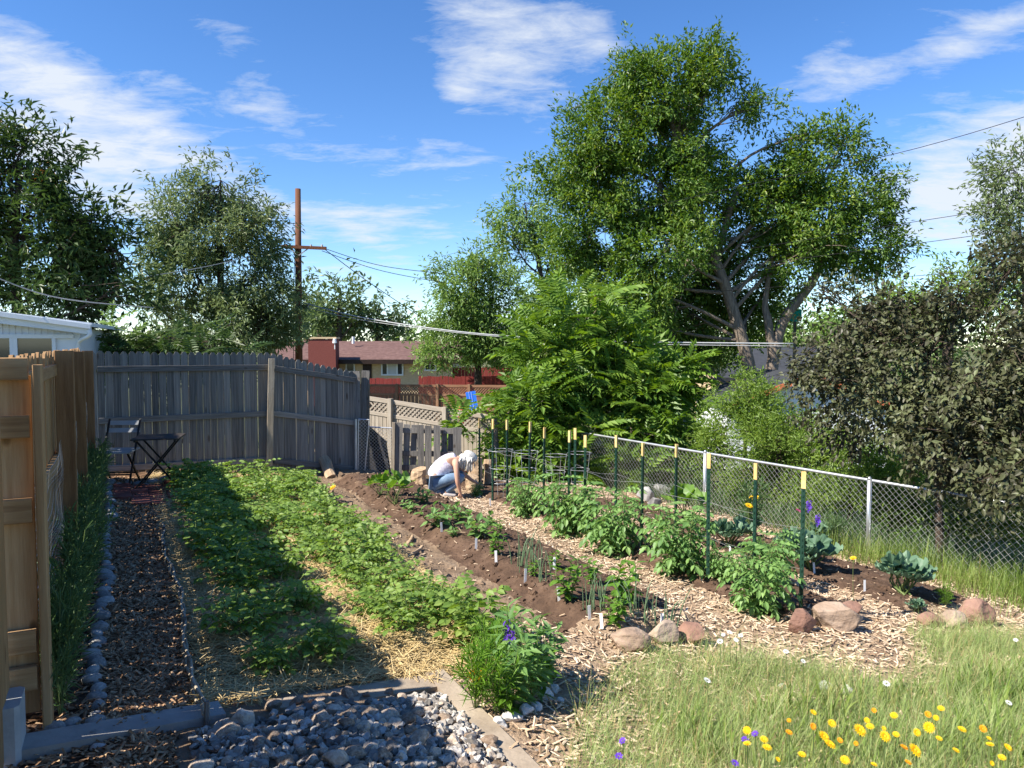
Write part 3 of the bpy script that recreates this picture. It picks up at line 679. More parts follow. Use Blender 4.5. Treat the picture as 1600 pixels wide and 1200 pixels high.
# gap at the fence end: leaning boards, small gate, tarp, pallet boards
def board(root, pa, pb, w, t, mat, name='board', side=None):
    return wpart(name, MB().bar(pa, pb, w, t, side), mat, root)
Yg = 13.1
pr = thing('leaning_boards', 'old grey posts leaning together at the end of the picket fence', 'posts', tuple(at(562, 745, Yg)))
board(pr, at(557, 748, Yg), at(572, 580, Yg + .05), .13, .03, M['greywood'], 'board', (1, 0, 0))
board(pr, at(571, 745, Yg + .1), at(571, 579, Yg + .12), .13, .1, M['greywood'], 'post', (1, 0, 0))
board(pr, at(560, 745, Yg - .06), at(556, 580, Yg - .03), .13, .03, M['greywood'], 'board', (1, 0, 0))
def chainlink(root, A, B, h0a, h1a, h0b, h1b, dia, r, mat, name='chain_link_mesh'):
    """woven diamond mesh between plan points A and B (bottoms and tops given), as zigzag wires"""
    A = Vector(A); B = Vector(B); L = (B - A).length; n = int(L / (dia / 2)); mb = MB()
    nz_ = int(round((h1a - h0a) / (dia / 2)))
    nrm = Vector((-(B - A).y, (B - A).x)) / L
    for i in range(n):
        pts = []
        for k in range(nz_ + 1):
            s = i + (k % 2) * 1.0
            s = min(s, n); t = s / n; f = k / nz_
            p = A.lerp(B, t) + nrm * (.004 if (k % 2) ^ (i % 2) else -.004)
            lo = h0a + (h0b - h0a) * t; hi = h1a + (h1b - h1a) * t
            pts.append((p.x, p.y, lo + (hi - lo) * f))
        mb.tube(pts, r, 3, False)
    return wpart(name, mb, mat, root)
def chain2(root, A, B, h0a, h1a, h0b, h1b, dia, r, mat, name='chain_link_mesh'):
    A = Vector(A); B = Vector(B); L = (B - A).length; mb = MB(); H = h1a - h0a
    n = int((L + H) / dia * 1.0)
    for sgn in (1, -1):
        for i in range(-int(H / dia) - 1, int(L / dia) + int(H / dia) + 2):
            x0 = i * dia; x1 = x0 + sgn * H
            ta, tb = 0., 1.
            for (lo, hi) in ((0, L),):
                if abs(x1 - x0) > 1e-6:
                    q = sorted(((lo - x0) / (x1 - x0), (hi - x0) / (x1 - x0))); ta = max(ta, q[0]); tb = min(tb, q[1])
            if tb - ta < .01: continue
            pts = []
            for f in np.linspace(ta, tb, max(2, int((tb - ta) * 8))):
                s = (x0 + (x1 - x0) * f) / L; p = A.lerp(B, s); off = .003 * sgn
                lo = h0a + (h0b - h0a) * s; hi = h1a + (h1b - h1a) * s
                pts.append((p.x, p.y + off, lo + (hi - lo) * f))
            mb.tube(pts, r, 3, False)
    return wpart(name, mb, mat, root)
gt = thing('small_wire_gate', 'narrow chain-link gate frame propped against the fence end', 'gate', tuple(at(556, 745, Yg - .15)))
wpart('frame_pipe', MB().tube([at(556, 748, Yg - .15), at(556, 655, Yg - .15)], .022, 8), M['galv'], gt)
fr_ = MB(); c4 = [at(559, 742, Yg - .12), at(560, 655, Yg - .12), at(577, 656, Yg - .12), at(569, 743, Yg - .12)]
for i in range(4): fr_.tube([c4[i], c4[(i + 1) % 4]], .012, 6)
wpart('frame', fr_, M['galv'], gt)
a_, b_ = at(560, 700, Yg - .12), at(574, 700, Yg - .12)
chain2(gt, (a_.x, a_.y), (b_.x, b_.y), at(560, 742, Yg - .12).z, at(560, 656, Yg - .12).z, at(570, 742, Yg - .12).z, at(577, 656, Yg - .12).z, .06, .003, M['wire'])
cg = thing('wire_gap_panel', 'chain-link panel closing the gap in front of the black tarp', 'fence', tuple(at(578, 745, Yg)))
wpart('top_rail', MB().tube([at(576, 667, Yg), at(614, 669, Yg)], .012, 6), M['galv'], cg)
a_, b_ = at(577, 700, Yg), at(614, 700, Yg)
chain2(cg, (a_.x, a_.y), (b_.x, b_.y), at(577, 744, Yg).z, at(577, 668, Yg).z, at(614, 742, Yg).z, at(614, 669, Yg).z, .06, .0028, M['wire'])
tp_ = MB(); tg = []
for i in range(9):
    for j in range(9):
        a, b = i / 8, j / 8; c = at(574 + 36 * a - 8 * b * a, 745 - (80 - 26 * a) * b, Yg + .45 + .12 * math.sin(a * 9 + b * 5) + .2 * b); tg.append(tuple(c))
tq = np.array([(i * 9 + j, i * 9 + j + 1, i * 9 + j + 10, i * 9 + j + 9) for i in range(8) for j in range(8)])
tv = np.array(tg); tv2 = tv + np.array([0, .12, 0])
tp_.add(tv, tq).add(tv2, tq[:, ::-1])
tr = thing('black_tarp', 'black tarp bundle behind the chain-link gap', 'tarp', tuple(at(590, 745, Yg + .45))); wpart('sheet', tp_, M['tarp'], tr, True)
pf = thing('pallet_fence', 'grey upright pallet boards fencing the gap behind the crouching person', 'fence', tuple(at(665, 740, Yg + .1)))
for (xb, xt, yt, w, dy) in ((620, 622, 660, .17, 0), (634, 636, 663, .11, .1), (645, 648, 664, .11, .1), (658, 657, 664, .11, 0), (669, 669, 665, .115, 0), (683, 683, 665, .115, 0), (694, 694, 668, .10, .1), (704, 705, 669, .10, .1), (715, 714, 668, .14, 0)):
    board(pf, at(xb, 742, Yg + dy), at(xt, yt, Yg + dy), w, .02, M['greywood'], 'board', (1, 0, 0))
for y in (672, 708, 730): board(pf, at(612, y, Yg + .06), at(722, y + 2, Yg + .06), .09, .03, M['greywood'], 'rail', (0, 0, 1))
board(pf, at(614, 745, Yg - .02), at(615, 660, Yg - .02), .05, .05, M['palewood'], 'post', (1, 0, 0))

# chain-link fence along the low side
C0 = Vector((7.2, 6.75)); C1 = Vector((1.0, 15.6))
def zlink(p, h): return float(plain(p.x, p.y)) + h
cl = thing('chain_link_fence', 'galvanised chain-link fence running behind the vegetable beds', 'fence', (C0.x, C0.y, zlink(C0, 0)))
LNK = 1.0
seg = 4
pts_t = [C0.lerp(C1, i / seg) for i in range(seg + 1)]
for i in range(seg):
    a, b = pts_t[i], pts_t[i + 1]
    chain2(cl, (a.x, a.y), (b.x, b.y), zlink(a, .02), zlink(a, LNK), zlink(b, .02), zlink(b, LNK), .085, .0027, M['wire'])
rl = MB().tube([(p.x, p.y, zlink(p, LNK)) for p in (C0.lerp(C1, t) for t in np.linspace(0, 1, 14))], .021, 8); wpart('top_rail', rl, M['galv'], cl, True)
def fpost(px, py_top):
    # where the fence line passes this picture column
    best = min((C0.lerp(C1, t) for t in np.linspace(0, 1, 400)), key=lambda q: abs(800 + FPX * q.x / q.y - px)); return best
for px in (1362, 1102, 1640):
    q = fpost(px, 0); mb = MB().tube([(q.x, q.y - .03, zlink(q, -.1)), (q.x, q.y - .03, zlink(q, LNK + .01))], .03, 10).tube([(q.x, q.y - .03, zlink(q, LNK + .01)), (q.x, q.y - .03, zlink(q, LNK + .05))], [.033, .012], 10)
    wpart('post', mb, M['galv'], cl, True)

# neighbour's tan fence with lattice top, then the brown one further down
def lattice_fence(name, label, px0, px1, ytop0, ytop1, yb0, yb1, Y0, Y1, latt, mat, pitch, postpx, cat='fence'):
    a = at(px0, ytop0, Y0); b = at(px1, ytop1, Y1); a2 = at(px0, yb0, Y0); b2 = at(px1, yb1, Y1)
    rt = thing(name, label, cat, (a.x, a.y, a2.z)); ang = math.atan2(b.y - a.y, b.x - a.x); L = math.hypot(b.x - a.x, b.y - a.y); n = int(L / pitch)
    pm = boxmesh('picket', (pitch * .93, .018, 1), mat, .004)
    for i in range(n):
        t = (i + .5) / n; q = a.lerp(b, t); zt_ = q.z - latt; zb_ = a2.z + (b2.z - a2.z) * t
        part('picket', pm, rt, (q.x, q.y, (zt_ + zb_) / 2), (0, random.uniform(-.006, .006), ang), (1, 1, zt_ - zb_))
    rail(rt, a, b, .09, .06, mat, 'cap_rail'); lo = Vector((0, 0, -latt)); rail(rt, a + lo, b + lo, .08, .05, mat)
    rail(rt, a2 + Vector((0, -.03, .3)), b2 + Vector((0, -.03, .3)), .08, .04, mat)
    mb = MB(); d = (b - a); m = int(L / .10)
    for i in range(m):
        for s in (0, 1):
            q0 = a.lerp(b, i / m); q1 = a.lerp(b, min(1, (i + latt / .10) / m))
            e0 = q0 + lo * (1 if s else 0); e1 = q1 + lo * (0 if s else 1); mb.bar(e0 + Vector((0, -.012 * s, 0)), e1 + Vector((0, -.012 * s, 0)), .035, .008, (0, 0, 1))
    wpart('lattice', mb, mat, rt, kind='stuff')
    for px in postpx:
        t = (px - px0) / (px1 - px0); q = a.lerp(b, t); zb_ = a2.z + (b2.z - a2.z) * t; post(rt, q.x, q.y - .06, zb_ - .3, q.z + .07, .10, mat, ang)
    return rt
lattice_fence('lattice_fence', 'tan wooden fence with lattice top beyond the pallet boards', 574, 800, 622, 657, 700, 752, 16.5, 15.2, .3, M['tanfence'], .095, (613, 700))
lattice_fence('lattice_fence', 'reddish brown lattice-topped fence in front of the brick house', 560, 812, 602, 604, 648, 655, 28, 27, .32, M['brownfence'], .14, (622, 686, 735))

# ------------------------------------------------------------------ buildings
def house():
    Y = 45.0; s = Y / FPX
    e0 = at(412, 563, Y); e1 = at(716, 566, Y); zg = CZ - 3.5
    rt = thing('brick_house', 'low tan brick house with brown shingle roof and red chimney', 'house', ((e0.x + e1.x) / 2, Y, zg))
    x0, x1 = e0.x + .3, e1.x - .4; ze = e0.z
    wpart('wall', MB().box(((x0 + x1) / 2, Y + 4.5, (zg + ze) / 2), (x1 - x0, 8.2, ze - zg)), M['tanbrick'], rt)
    yr = Y + 4.5; zr = at(500, 533, yr).z
    V = [(e0.x, Y - .2, ze), (e1.x + .2, Y - .2, ze), (e1.x + .2, yr, zr), (e0.x, yr, zr), (e1.x + .2, Y + 9.2, ze), (e0.x, Y + 9.2, ze)]
    V += [(a, b, c - .2) for a, b, c in V]
    F = [np.array([(0, 1, 2, 3), (3, 2, 4, 5), (7, 6, 9, 8), (8, 9, 11, 10), (0, 6, 7, 1), (5, 4, 10, 11)]), np.array([(0, 3, 9), (0, 9, 6), (3, 5, 11), (3, 11, 9), (1, 7, 8), (1, 8, 2), (2, 8, 10), (2, 10, 4)])]
    rf = wpart('roof', MB().add(np.array(V), F), M['shingle'], rt)
    o = rt.location
    wpart('eave', MB().box(((e0.x + e1.x) / 2, Y - .24, ze - .08), (e1.x - e0.x, .05, .26)), M['darkdoor'], rt)
    c = at(507, 553, Y - .3); ch = wpart('chimney', MB().box((c.x, Y - .45, (at(507, 530, Y).z + zg) / 2), (42 * s, .9, at(507, 530, Y).z - zg)), M['chimney'], rt)
    wpart('chimney_cap', MB().box((c.x, Y - .45, at(507, 529, Y).z + .03), (45 * s, 1.0, .1)), M['tanbrick'], rt)
    wpart('vent_pipe', MB().tube([at(552, 537, Y + 3), at(552, 526, Y + 3)], .09, 8), M['whitepaint'], rt)
    q = at(523, 536, Y - 1); wpart('wall_lamp', MB().tube([q, q + Vector((0, 0, .25))], [.13, .09], 8).tube([q - Vector((0, 0, .35)), q], .03, 5), M['whitepaint'], rt)
    def win(xa, xb, ya, yb, panes, split):
        a = at(xa, ya, Y); b = at(xb, yb, Y); yy = Y + .39
        w = wpart('window', MB().box(((a.x + b.x) / 2, yy, (a.z + b.z) / 2), (b.x - a.x, .04, a.z - b.z)), M['glass'], rt)
        f = MB(); t = .09
        for zc in (a.z, b.z): f.box(((a.x + b.x) / 2, yy - .05, zc), (b.x - a.x + t, .08, t))
        for k in split: f.box((a.x + (b.x - a.x) * k, yy - .052, (a.z + b.z) / 2), (t * .9, .07, a.z - b.z - t))
        f.V = [v - np.array(rt.location) for v in f.V]; obj('window_frame', f.mesh('window_frame', M['whitepaint']), w)
        if panes:
            cu = MB().box((a.x + (b.x - a.x) * .5, yy - .03, (a.z + b.z) / 2), ((b.x - a.x) * .42, .02, (a.z - b.z) * .9)); cu.V = [v - np.array(rt.location) for v in cu.V]; obj('curtain', cu.mesh('curtain', M['curtain']), w)
    win(539, 552, 566, 581, False, (0, 1)); win(595, 628, 567, 586, True, (0, .27, .73, 1)); win(663, 680, 569, 579, False, (0, .5, 1))
    a = at(565, 565, Y); b = at(579, 600, Y); wpart('door', MB().box(((a.x + b.x) / 2, Y + .36, (a.z + b.z) / 2), (b.x - a.x, .06, a.z - b.z)), M['darkdoor'], rt)
    # red wooden screens in the yard
    def redwall(label, xa, xb, ya, yb, Yd):
        a = at(xa, ya, Yd); b = at(xb, yb, Yd); r_ = thing('red_board_fence', label, 'fence', (a.x, Yd, b.z)); n = int((b.x - a.x) / .2)
        pm = boxmesh('board', (.192, .03, a.z - b.z), M['redfence'], .006)
        for i in range(n): part('board', pm, r_, (a.x + (i + .5) * .2, Yd + random.uniform(-.01, .01), (a.z + b.z) / 2 + random.uniform(-.02, .02)))
    redwall('bright red board fence below the brick house window', 574, 627, 591, 640, 37)
    redwall('dark red board fence shaded by the round tree', 654, 800, 588, 640, 36)
    redwall('red boards glimpsed under the round tree', 700, 812, 574, 640, 46)
house()
def whitehouse():
    a = at(-220, 462, 13.0); b = at(146, 511, 14.2)
    rt = thing('white_house', 'white sided house end with windows above the cedar fence', 'house', (b.x, b.y, CZ - 1.9))
    d = (Vector((b.x, b.y)) - Vector((a.x, a.y))); L = d.length; d /= L; n = Vector((d.y, -d.x)); ang = math.atan2(d.y, d.x)
    def plate(x0, x1, z00, z01, z10, z11, off, th, name, mat, parent=None):
        """slab in the wall plane: x along, (bottom, top) at each end"""
        V = []
        for o_ in (off, off + th):
            for x, z0, z1 in ((x0, z00, z01), (x1, z10, z11)):
                q = Vector((a.x, a.y)) + d * x + n * o_; V += [(q.x, q.y, z0), (q.x, q.y, z1)]
        return wpart(name, MB().add(np.array(V), np.array([(0, 2, 3, 1), (4, 5, 7, 6), (0, 1, 5, 4), (2, 6, 7, 3), (1, 3, 7, 5), (0, 4, 6, 2)])), mat, rt)
    def top(x): return a.z + (b.z - a.z) * x / L
    WL = L - .22
    plate(0, WL, CZ - 1.9, top(0) - .05, CZ - 1.9, top(WL) - .05, -4.0, 4.0, 'wall', M['whitepaint'])
    plate(-.3, L, top(0) - .14, top(0) + .02, top(L) - .14, top(L) + .02, .20, .05, 'fascia', M['whitepaint'])
    plate(-.3, L + .02, top(0) + .0, top(0) + .07, top(L) + .0, top(L) + .07, -4.3, 4.6, 'roof', M['whitepaint'])
    for i in range(int(WL / .1)):
        x = i * .1 + .03; plate(x, x + .022, at(100, 526, 14).z, top(x) - .1, at(100, 526, 14).z, top(x) - .1, .001, .014, 'batten', M['whitepaint'])
    zt_, zb_ = at(100, 527, 14).z, at(100, 560, 14).z
    plate(0, WL - .1, zt_ - .02, zt_ + .05, zt_ - .02, zt_ + .05, .002, .05, 'lintel', M['whitepaint'])
    for x0, x1 in ((WL - 1.02, WL - .42), (WL - 1.68, WL - 1.08), (WL - 2.4, WL - 1.78), (WL - 3.1, WL - 2.5)):
        w = plate(x0, x1, zb_, zt_ - .02, zb_, zt_ - .02, .003, .012, 'window', M['glass'])
        for xx in (x0 - .03, x1 - .03): plate(xx, xx + .06, zb_, zt_ - .021, zb_, zt_ - .021, .004, .045, 'window_frame', M['whitepaint'])
    q = Vector((a.x, a.y)) + d * (L - .03) + n * .26; q2 = Vector((a.x, a.y)) + d * (WL - .02) + n * .05
    wpart('downspout', MB().tube(smoothpath([(q.x, q.y, top(L) - .05), (q.x, q.y, top(L) - .16), (q2.x, q2.y, top(L) - .28), (q2.x, q2.y, top(L) - .6)], 4), .035, 8), M['whitepaint'], rt, True)
    qa = Vector((a.x, a.y)) + n * .29 - d * .3; qb = Vector((a.x, a.y)) + n * .29 + d * L
    wpart('gutter', MB().bar((qa.x, qa.y, top(-.3) + .02), (qb.x, qb.y, top(L) + .0), .07, .08), M['whitepaint'], rt)
whitehouse()
def shed():
    Y = 21.0; zg = CZ - 3.4
    l = at(1130, 636, Y); r = at(1262, 592, Y); rt = thing('white_shed', 'white shed gable with orange red roof edge among the bushes', 'shed', (r.x, Y, zg))
    x2 = r.x + (r.x - l.x)
    V = []
    for yy in (Y, Y + 3.5): V += [(l.x + .1, yy, zg), (x2 - .1, yy, zg), (x2 - .1, yy, l.z), (r.x, yy, r.z), (l.x + .1, yy, l.z)]
    wpart('wall', MB().add(np.array(V), [np.array([(0, 1, 2, 3, 4), (9, 8, 7, 6, 5)]), np.array([(0, 4, 9, 5), (1, 6, 7, 2)])]), M['whitepaint'], rt)
    for i in range(9):
        z = zg + 1.0 + i * .2
        if z < l.z: wpart('siding_board', MB().box(((l.x + x2) / 2, Y - .012, z), (x2 - l.x - .22, .02, .19)), M['whitepaint'], rt)
    for sx in (l.x, x2):
        V = np.array([(sx, Y - .25, l.z - .05), (r.x, Y - .25, r.z + .05), (r.x, Y + 3.7, r.z + .05), (sx, Y + 3.7, l.z - .05)]); W = V + np.array([0, 0, .12])
        F = np.array([(0, 1, 2, 3), (7, 6, 5, 4), (0, 4, 5, 1), (2, 6, 7, 3), (0, 3, 7, 4), (1, 5, 6, 2)])
        wpart('roof_slope', MB().add(np.concatenate([V, W]), F), M['greyshingle'], rt)
        wpart('roof_trim', MB().bar((sx, Y - .29, l.z + .0), (r.x, Y - .29, r.z + .1), .14, .05, (0, 0, 1)), M['orange'], rt)
    # dark roof further back between the ash trunks
    Y2 = 32.0; a = at(1115, 590, Y2); b = at(1300, 590, Y2); c = at(1160, 545, Y2 + 4); d = at(1300, 540, Y2 + 4)
    r2 = thing('grey_roofed_house', 'low house with dark grey shingle roof behind the ash trunks', 'house', (a.x, Y2, CZ - 3.4))
    V = np.array([tuple(a), tuple(b), tuple(d), tuple(c)]); W = V - np.array([0, 0, .15]); wpart('roof', MB().add(np.concatenate([V, W]), np.array([(0, 1, 2, 3), (7, 6, 5, 4), (0, 4, 5, 1), (2, 6, 7, 3), (0, 3, 7, 4), (1, 5, 6, 2)])), M['greyshingle'], r2)
    wpart('wall', MB().box(((a.x + b.x) / 2, Y2 + 2.4, (a.z + CZ - 3.6) / 2), (b.x - a.x - .4, 3.6, a.z - CZ + 3.5)), M['tanbrick'], r2)
    tq_ = at(1243, 493, 27); t_ = thing('teal_sheet', 'teal panel glimpsed between the ash limbs', 'panel', tuple(tq_ - Vector((0, 0, 3))))
    wpart('panel', MB().box(tuple(tq_), (.42, .05, .42)), M['teal'], t_); wpart('post', MB().box(tuple(tq_ - Vector((0, -.05, 1.9))), (.08, .08, 4.2)), M['greywood'], t_)
shed()
bb = thing('blue_board', 'bright blue board standing above the lattice fence', 'board', tuple(at(738, 640, 18.5)))
wpart('panel', MB().bar(at(740, 642, 18.5), at(735, 612, 18.6), .24, .03, (1, 0, 0)), M['blue'], bb); wpart('stake', MB().bar(at(741, 700, 18.55), at(738, 630, 18.6), .05, .04, (1, 0, 0)), M['greywood'], bb)
for k in (.33, .66): wpart('rib', MB().bar(at(730.5 + 12 * k + 2.5, 642, 18.47), at(725.5 + 12 * k + 2.5, 612, 18.57), .004, .006, (1, 0, 0)), M['whitepaint'], bb)
rp = thing('red_bucket', 'red plastic tub beside the blue board', 'tub', tuple(at(724, 645, 18.3))); q = at(724, 642, 18.3)
wpart('shell', MB().tube([q + Vector((0, 0, -1.6)), q + Vector((0, 0, -.02)), q + Vector((0, 0, .1)), q + Vector((0, 0, .12))], [.1, .13, .15, .14], 12), M['redplastic'], rp, True)

# ------------------------------------------------------------------ utility pole and wires
PY = 28.0
up_ = thing('utility_pole', 'tall brown wooden utility pole with one crossarm', 'utility pole', (at(467, 560, PY).x, PY, CZ - 3.2))
b0 = at(467.5, 640, PY); t0_ = at(465.5, 295, PY)
wpart('shaft', MB().tube([b0, (b0 + t0_) / 2, t0_], [.145, .125, .10], 12), M['pole'], up_, True)
ca, cb_ = at(440, 385, PY - .15), at(510, 388, PY - .15)
wpart('crossarm', MB().bar(ca, cb_, .11, .09, (0, 0, 1)), M['pole'], up_)
wpart('brace', MB().bar(at(452, 388, PY - .16), at(466, 399, PY - .16), .04, .01, (0, 0, 1)).bar(at(482, 388, PY - .16), at(467, 399, PY - .16), .04, .01, (0, 0, 1)), M['galv'], up_)
for px in (447, 486, 503): wpart('insulator', MB().tube([at(px, 386, PY - .15), at(px, 382, PY - .15)], [.05, .03], 8), M['palecable'], up_)
wpart('cable_clamp', MB().box(at(474, 479, PY - .2), (.35, .15, .12)), M['blackmetal'], up_)
wpart('ground_wire', MB().tube([at(461, 395, PY - .12), at(458, 470, PY - .12), at(459, 560, PY - .12)], .012, 5), M['cable'], up_)
def wire(label, pts, r, mat, sag=0):
    pts = [at(*p) for p in pts]; q = smoothpath([tuple(p) for p in pts], 8)
    me = MB().tube(q, r, 5).mesh('overhead_wire', mat, True)
    o = obj('overhead_wire', me); tag(o, label, 'wire', 'overhead wires')
wire('topmost thin black wire crossing the big ash tree', [(700, 398, 34), (1100, 304, 21), (1400, 240, 16.5), (1680, 158, 13.5)], .007, M['cable'])
wire('second thin black wire down, crossing the big ash tree', [(740, 440, 36), (1100, 398, 24), (1420, 348, 18), (1680, 308, 15)], .007, M['cable'])
wire('third thin black wire down, crossing the big ash tree', [(760, 455, 36), (1000, 434, 26), (1420, 382, 19), (1680, 345, 15)], .007, M['cable'])
wire('lowest thin black wire crossing the ash trunks', [(780, 470, 36), (1000, 463, 26), (1420, 432, 19), (1680, 408, 15)], .007, M['cable'])
wire('thick pale cable sagging from the utility pole to the ash trunks', [(473, 473, 28), (560, 495, 27), (690, 515, 25), (820, 527, 24), (980, 534, 23), (1240, 537, 22)], .022, M['palecable'])
wire('thin pale cable under the thick one from the utility pole', [(473, 479, 28), (560, 499, 27), (690, 517, 25), (820, 529, 24), (980, 537, 23), (1240, 541, 22)], .012, M['palecable'])
wire('black wire sloping steeply down from the crossarm end', [(508, 390, 28), (575, 440, 30), (660, 497, 33)], .014, M['cable'])
wire('upper black wire from the crossarm towards the round tree', [(506, 388, 28), (600, 416, 30), (720, 430, 33)], .012, M['cable'])
wire('lower black wire from the crossarm towards the round tree', [(503, 392, 28), (600, 424, 30), (720, 446, 33)], .012, M['cable'])
wire('pale cable crossing the grey-green tree to the crossarm', [(230, 432, 20), (330, 415, 23), (449, 386, 28)], .011, M['palecable'])
wire('pale cable sagging in front of the dark tree', [(-60, 410, 13), (80, 463, 14), (240, 481, 15.5)], .010, M['palecable'])

# ------------------------------------------------------------------ trees and shrubs
LA = leaf_lo(.40); LN = leaf_lo(.30); LW = leaf_lo(.55)
Y = 25.0
ash_lobes = [lobe(1035, 150, 85, 75, Y), lobe(1110, 115, 45, 60, Y), lobe(985, 120, 55, 45, Y), lobe(960, 215, 85, 70, Y), lobe(900, 262, 75, 55, Y), lobe(1070, 215, 80, 66, Y), lobe(1180, 172, 42, 30, Y), lobe(1010, 290, 120, 80, Y), lobe(1095, 325, 68, 70, Y),
             lobe(940, 360, 80, 70, Y), lobe(1030, 400, 90, 80, Y - 1), lobe(1000, 480, 80, 75, Y - .5), lobe(1060, 500, 70, 60, Y + 1.5), lobe(900, 420, 45, 60, Y),
             lobe(1250, 278, 68, 55, Y), lobe(1322, 235, 36, 50, Y), lobe(1262, 225, 30, 36, Y), lobe(1208, 335, 46, 60, Y), lobe(1290, 335, 95, 75, Y), lobe(1368, 312, 42, 52, Y), lobe(1345, 390, 70, 55, Y), lobe(1240, 400, 65, 50, Y), lobe(1200, 470, 35, 50, Y + 1), lobe(1150, 500, 40, 60, Y + 2), lobe(1080, 570, 60, 50, Y + 2), lobe(1000, 570, 70, 50, Y + 2), lobe(930, 500, 50, 60, Y + 1), lobe(1120, 450, 40, 50, Y + 2.5), lobe(1060, 440, 60, 60, Y + 2), lobe(1140, 400, 42, 45, Y + 1), lobe(1165, 300, 34, 40, Y + 1)]
base = at(1178, 605, Y); base.z = CZ - 3.3
root = tree('ash_tree', 'tall spreading ash tree with forked pale trunks behind the garden', ash_lobes, [base, at(1172, 585, Y), at(1150, 500, Y), at(1125, 425, Y), at(1075, 300, Y), at(1050, 180, Y)], .25, M['ash'], M['bark'], 56, 20, .2, .16, *LA, seed=3, nsub=16, gap=-.24, freq=.62, rough=.27, hang=.3)
mb = MB(); b = np.array(root.location)
tp2 = smoothpath([np.array(at(1203, 620, Y)), np.array(at(1207, 570, Y)), np.array(at(1225, 500, Y)), np.array(at(1275, 430, Y)), np.array(at(1300, 330, Y))], 5); mb.tube(tp2, np.linspace(.23, .10, len(tp2)), 9)
tp3 = smoothpath([np.array(at(1208, 560, Y)), np.array(at(1200, 500, Y)), np.array(at(1196, 470, Y)), np.array(at(1210, 380, Y))], 5); mb.tube(tp3, np.linspace(.17, .06, len(tp3)), 8)
mb.tube(smoothpath([np.array(at(1120, 425, Y)), np.array(at(1125, 380, Y)), np.array(at(1150, 300, Y))], 4), .11, 7)
mb.V = [v - b for v in mb.V]; obj('trunk', mb.mesh('trunk', M['bark'], True), root)
# thin tree behind the ash
Y = 38.0
tree('thin_tree', 'thin-crowned tree rising behind the ash, next to the round tree', [lobe(820, 335, 60, 45, Y), lobe(800, 390, 48, 45, Y), lobe(870, 400, 60, 70, Y), lobe(850, 470, 45, 45, Y)], [Vector((at(858, 560, Y).x, Y, CZ - 3.4)), at(855, 520, Y), at(845, 430, Y), at(830, 350, Y)], .2, M['ash2'], M['darkbark'], 19, 15, .3, .25, *LA, seed=5, gap=-.08, freq=.7)
Y = 34.0
tree('round_tree', 'round leafy tree shading the dark red board fence', [lobe(735, 455, 75, 55, Y), lobe(700, 505, 50, 45, Y), lobe(770, 500, 70, 60, Y), lobe(690, 548, 35, 26, Y - 1), lobe(745, 540, 65, 35, Y), lobe(810, 540, 40, 40, Y), lobe(745, 415, 28, 22, Y)], [Vector((at(747, 610, Y).x, Y, CZ - 3.4)), at(747, 590, Y), at(745, 540, Y), at(740, 470, Y)], .2, M['ash2'], M['darkbark'], 38, 15, .26, .23, *LN, seed=6, gap=-.32, freq=.6)
Y = 26.0
tree('grey_green_tree', 'tall feathery grey-green tree left of the utility pole', [lobe(345, 300, 60, 45, Y), lobe(265, 350, 50, 62, Y), lobe(330, 370, 85, 70, Y), lobe(395, 370, 48, 60, Y), lobe(300, 440, 90, 60, Y), lobe(400, 450, 60, 55, Y), lobe(350, 510, 110, 55, Y), lobe(435, 500, 40, 60, Y), lobe(250, 500, 40, 60, Y)], [Vector((at(350, 600, Y).x, Y, CZ - 3)), at(350, 560, Y), at(345, 450, Y), at(342, 330, Y)], .18, M['olive'], M['darkbark'], 42, 18, .22, .2, *LN, seed=7, gap=-.17, freq=.8, hang=.5, rough=.34)
FRD = frond(8, .30, .34, .5)
def frondtree(name, label, lobes, trunk, r0, mat, bark, per, size, seed, gap=-.2, shell=.4, hang=.15, group=None, nsub=30, F=None, per_clump=5, cat='tree'):
    T, FF = F if F else FRD
    base = Vector(trunk[0]); root = thing(name, label, cat, base, group=group); b = np.array(base)
    C, Dd = clumps(lobes, per, gap, 1.1, shell, seed)
    idx = np.repeat(np.arange(len(C)), per_clump); n = len(idx)
    dr = Dd[idx] * .55 + R.normal(size=(n, 3)) * .75 + np.array([0, 0, .25 - hang])
    V, Fq = scatter(T, FF, C[idx] + R.normal(size=(n, 3)) * .06, frames(dr, None, .3), size * R.uniform(.65, 1.2, n))
    obj('crown', mesh('crown', V - b, Fq, mat), root)
    mb = limbs(root, trunk, r0, lobes, C, nsub, seed); mb.V = [v - b for v in mb.V]; obj('trunk', mb.mesh('trunk', bark, True), root)
    return root, C
Y = 18.0
HL = [lobe(40, 240, 75, 50, Y), lobe(0, 300, 80, 70, Y), lobe(85, 300, 35, 45, Y), lobe(40, 370, 100, 70, Y), lobe(150, 360, 50, 42, Y), lobe(185, 410, 55, 45, Y), lobe(110, 430, 90, 60, Y), lobe(50, 470, 90, 50, Y), lobe(195, 465, 50, 45, Y), lobe(-60, 380, 90, 120, Y)]
frt = tree('tree_of_heaven', 'dark tall tree with rusty seed clusters behind the white house', HL, [Vector((at(28, 620, Y).x, Y, CZ - 2)), at(28, 500, Y), at(22, 400, Y), at(30, 280, Y)], .15, M['heavendark'], M['darkbark'], 46, 16, .2, .22, *LN, seed=8, gap=-.2, freq=.9, hang=.35)
C_ = clumps(HL, 46, -.2, .9, .7, 8, .32)[0]
k = [c for c in C_ if c[2] > at(0, 300, Y).z and R.random() < .05]
ks = np.repeat(np.array(k), 26, axis=0); V, Fq = scatter(*leaf_lo(.5), ks + R.normal(size=ks.shape) * .10 + np.array([0, -.15, .1]), frames(R.normal(size=ks.shape)), .08)
obj('seed_clusters', mesh('seed_clusters', V - np.array(frt.location), Fq, M['seed']), frt, kind='stuff')
Y = 16.5
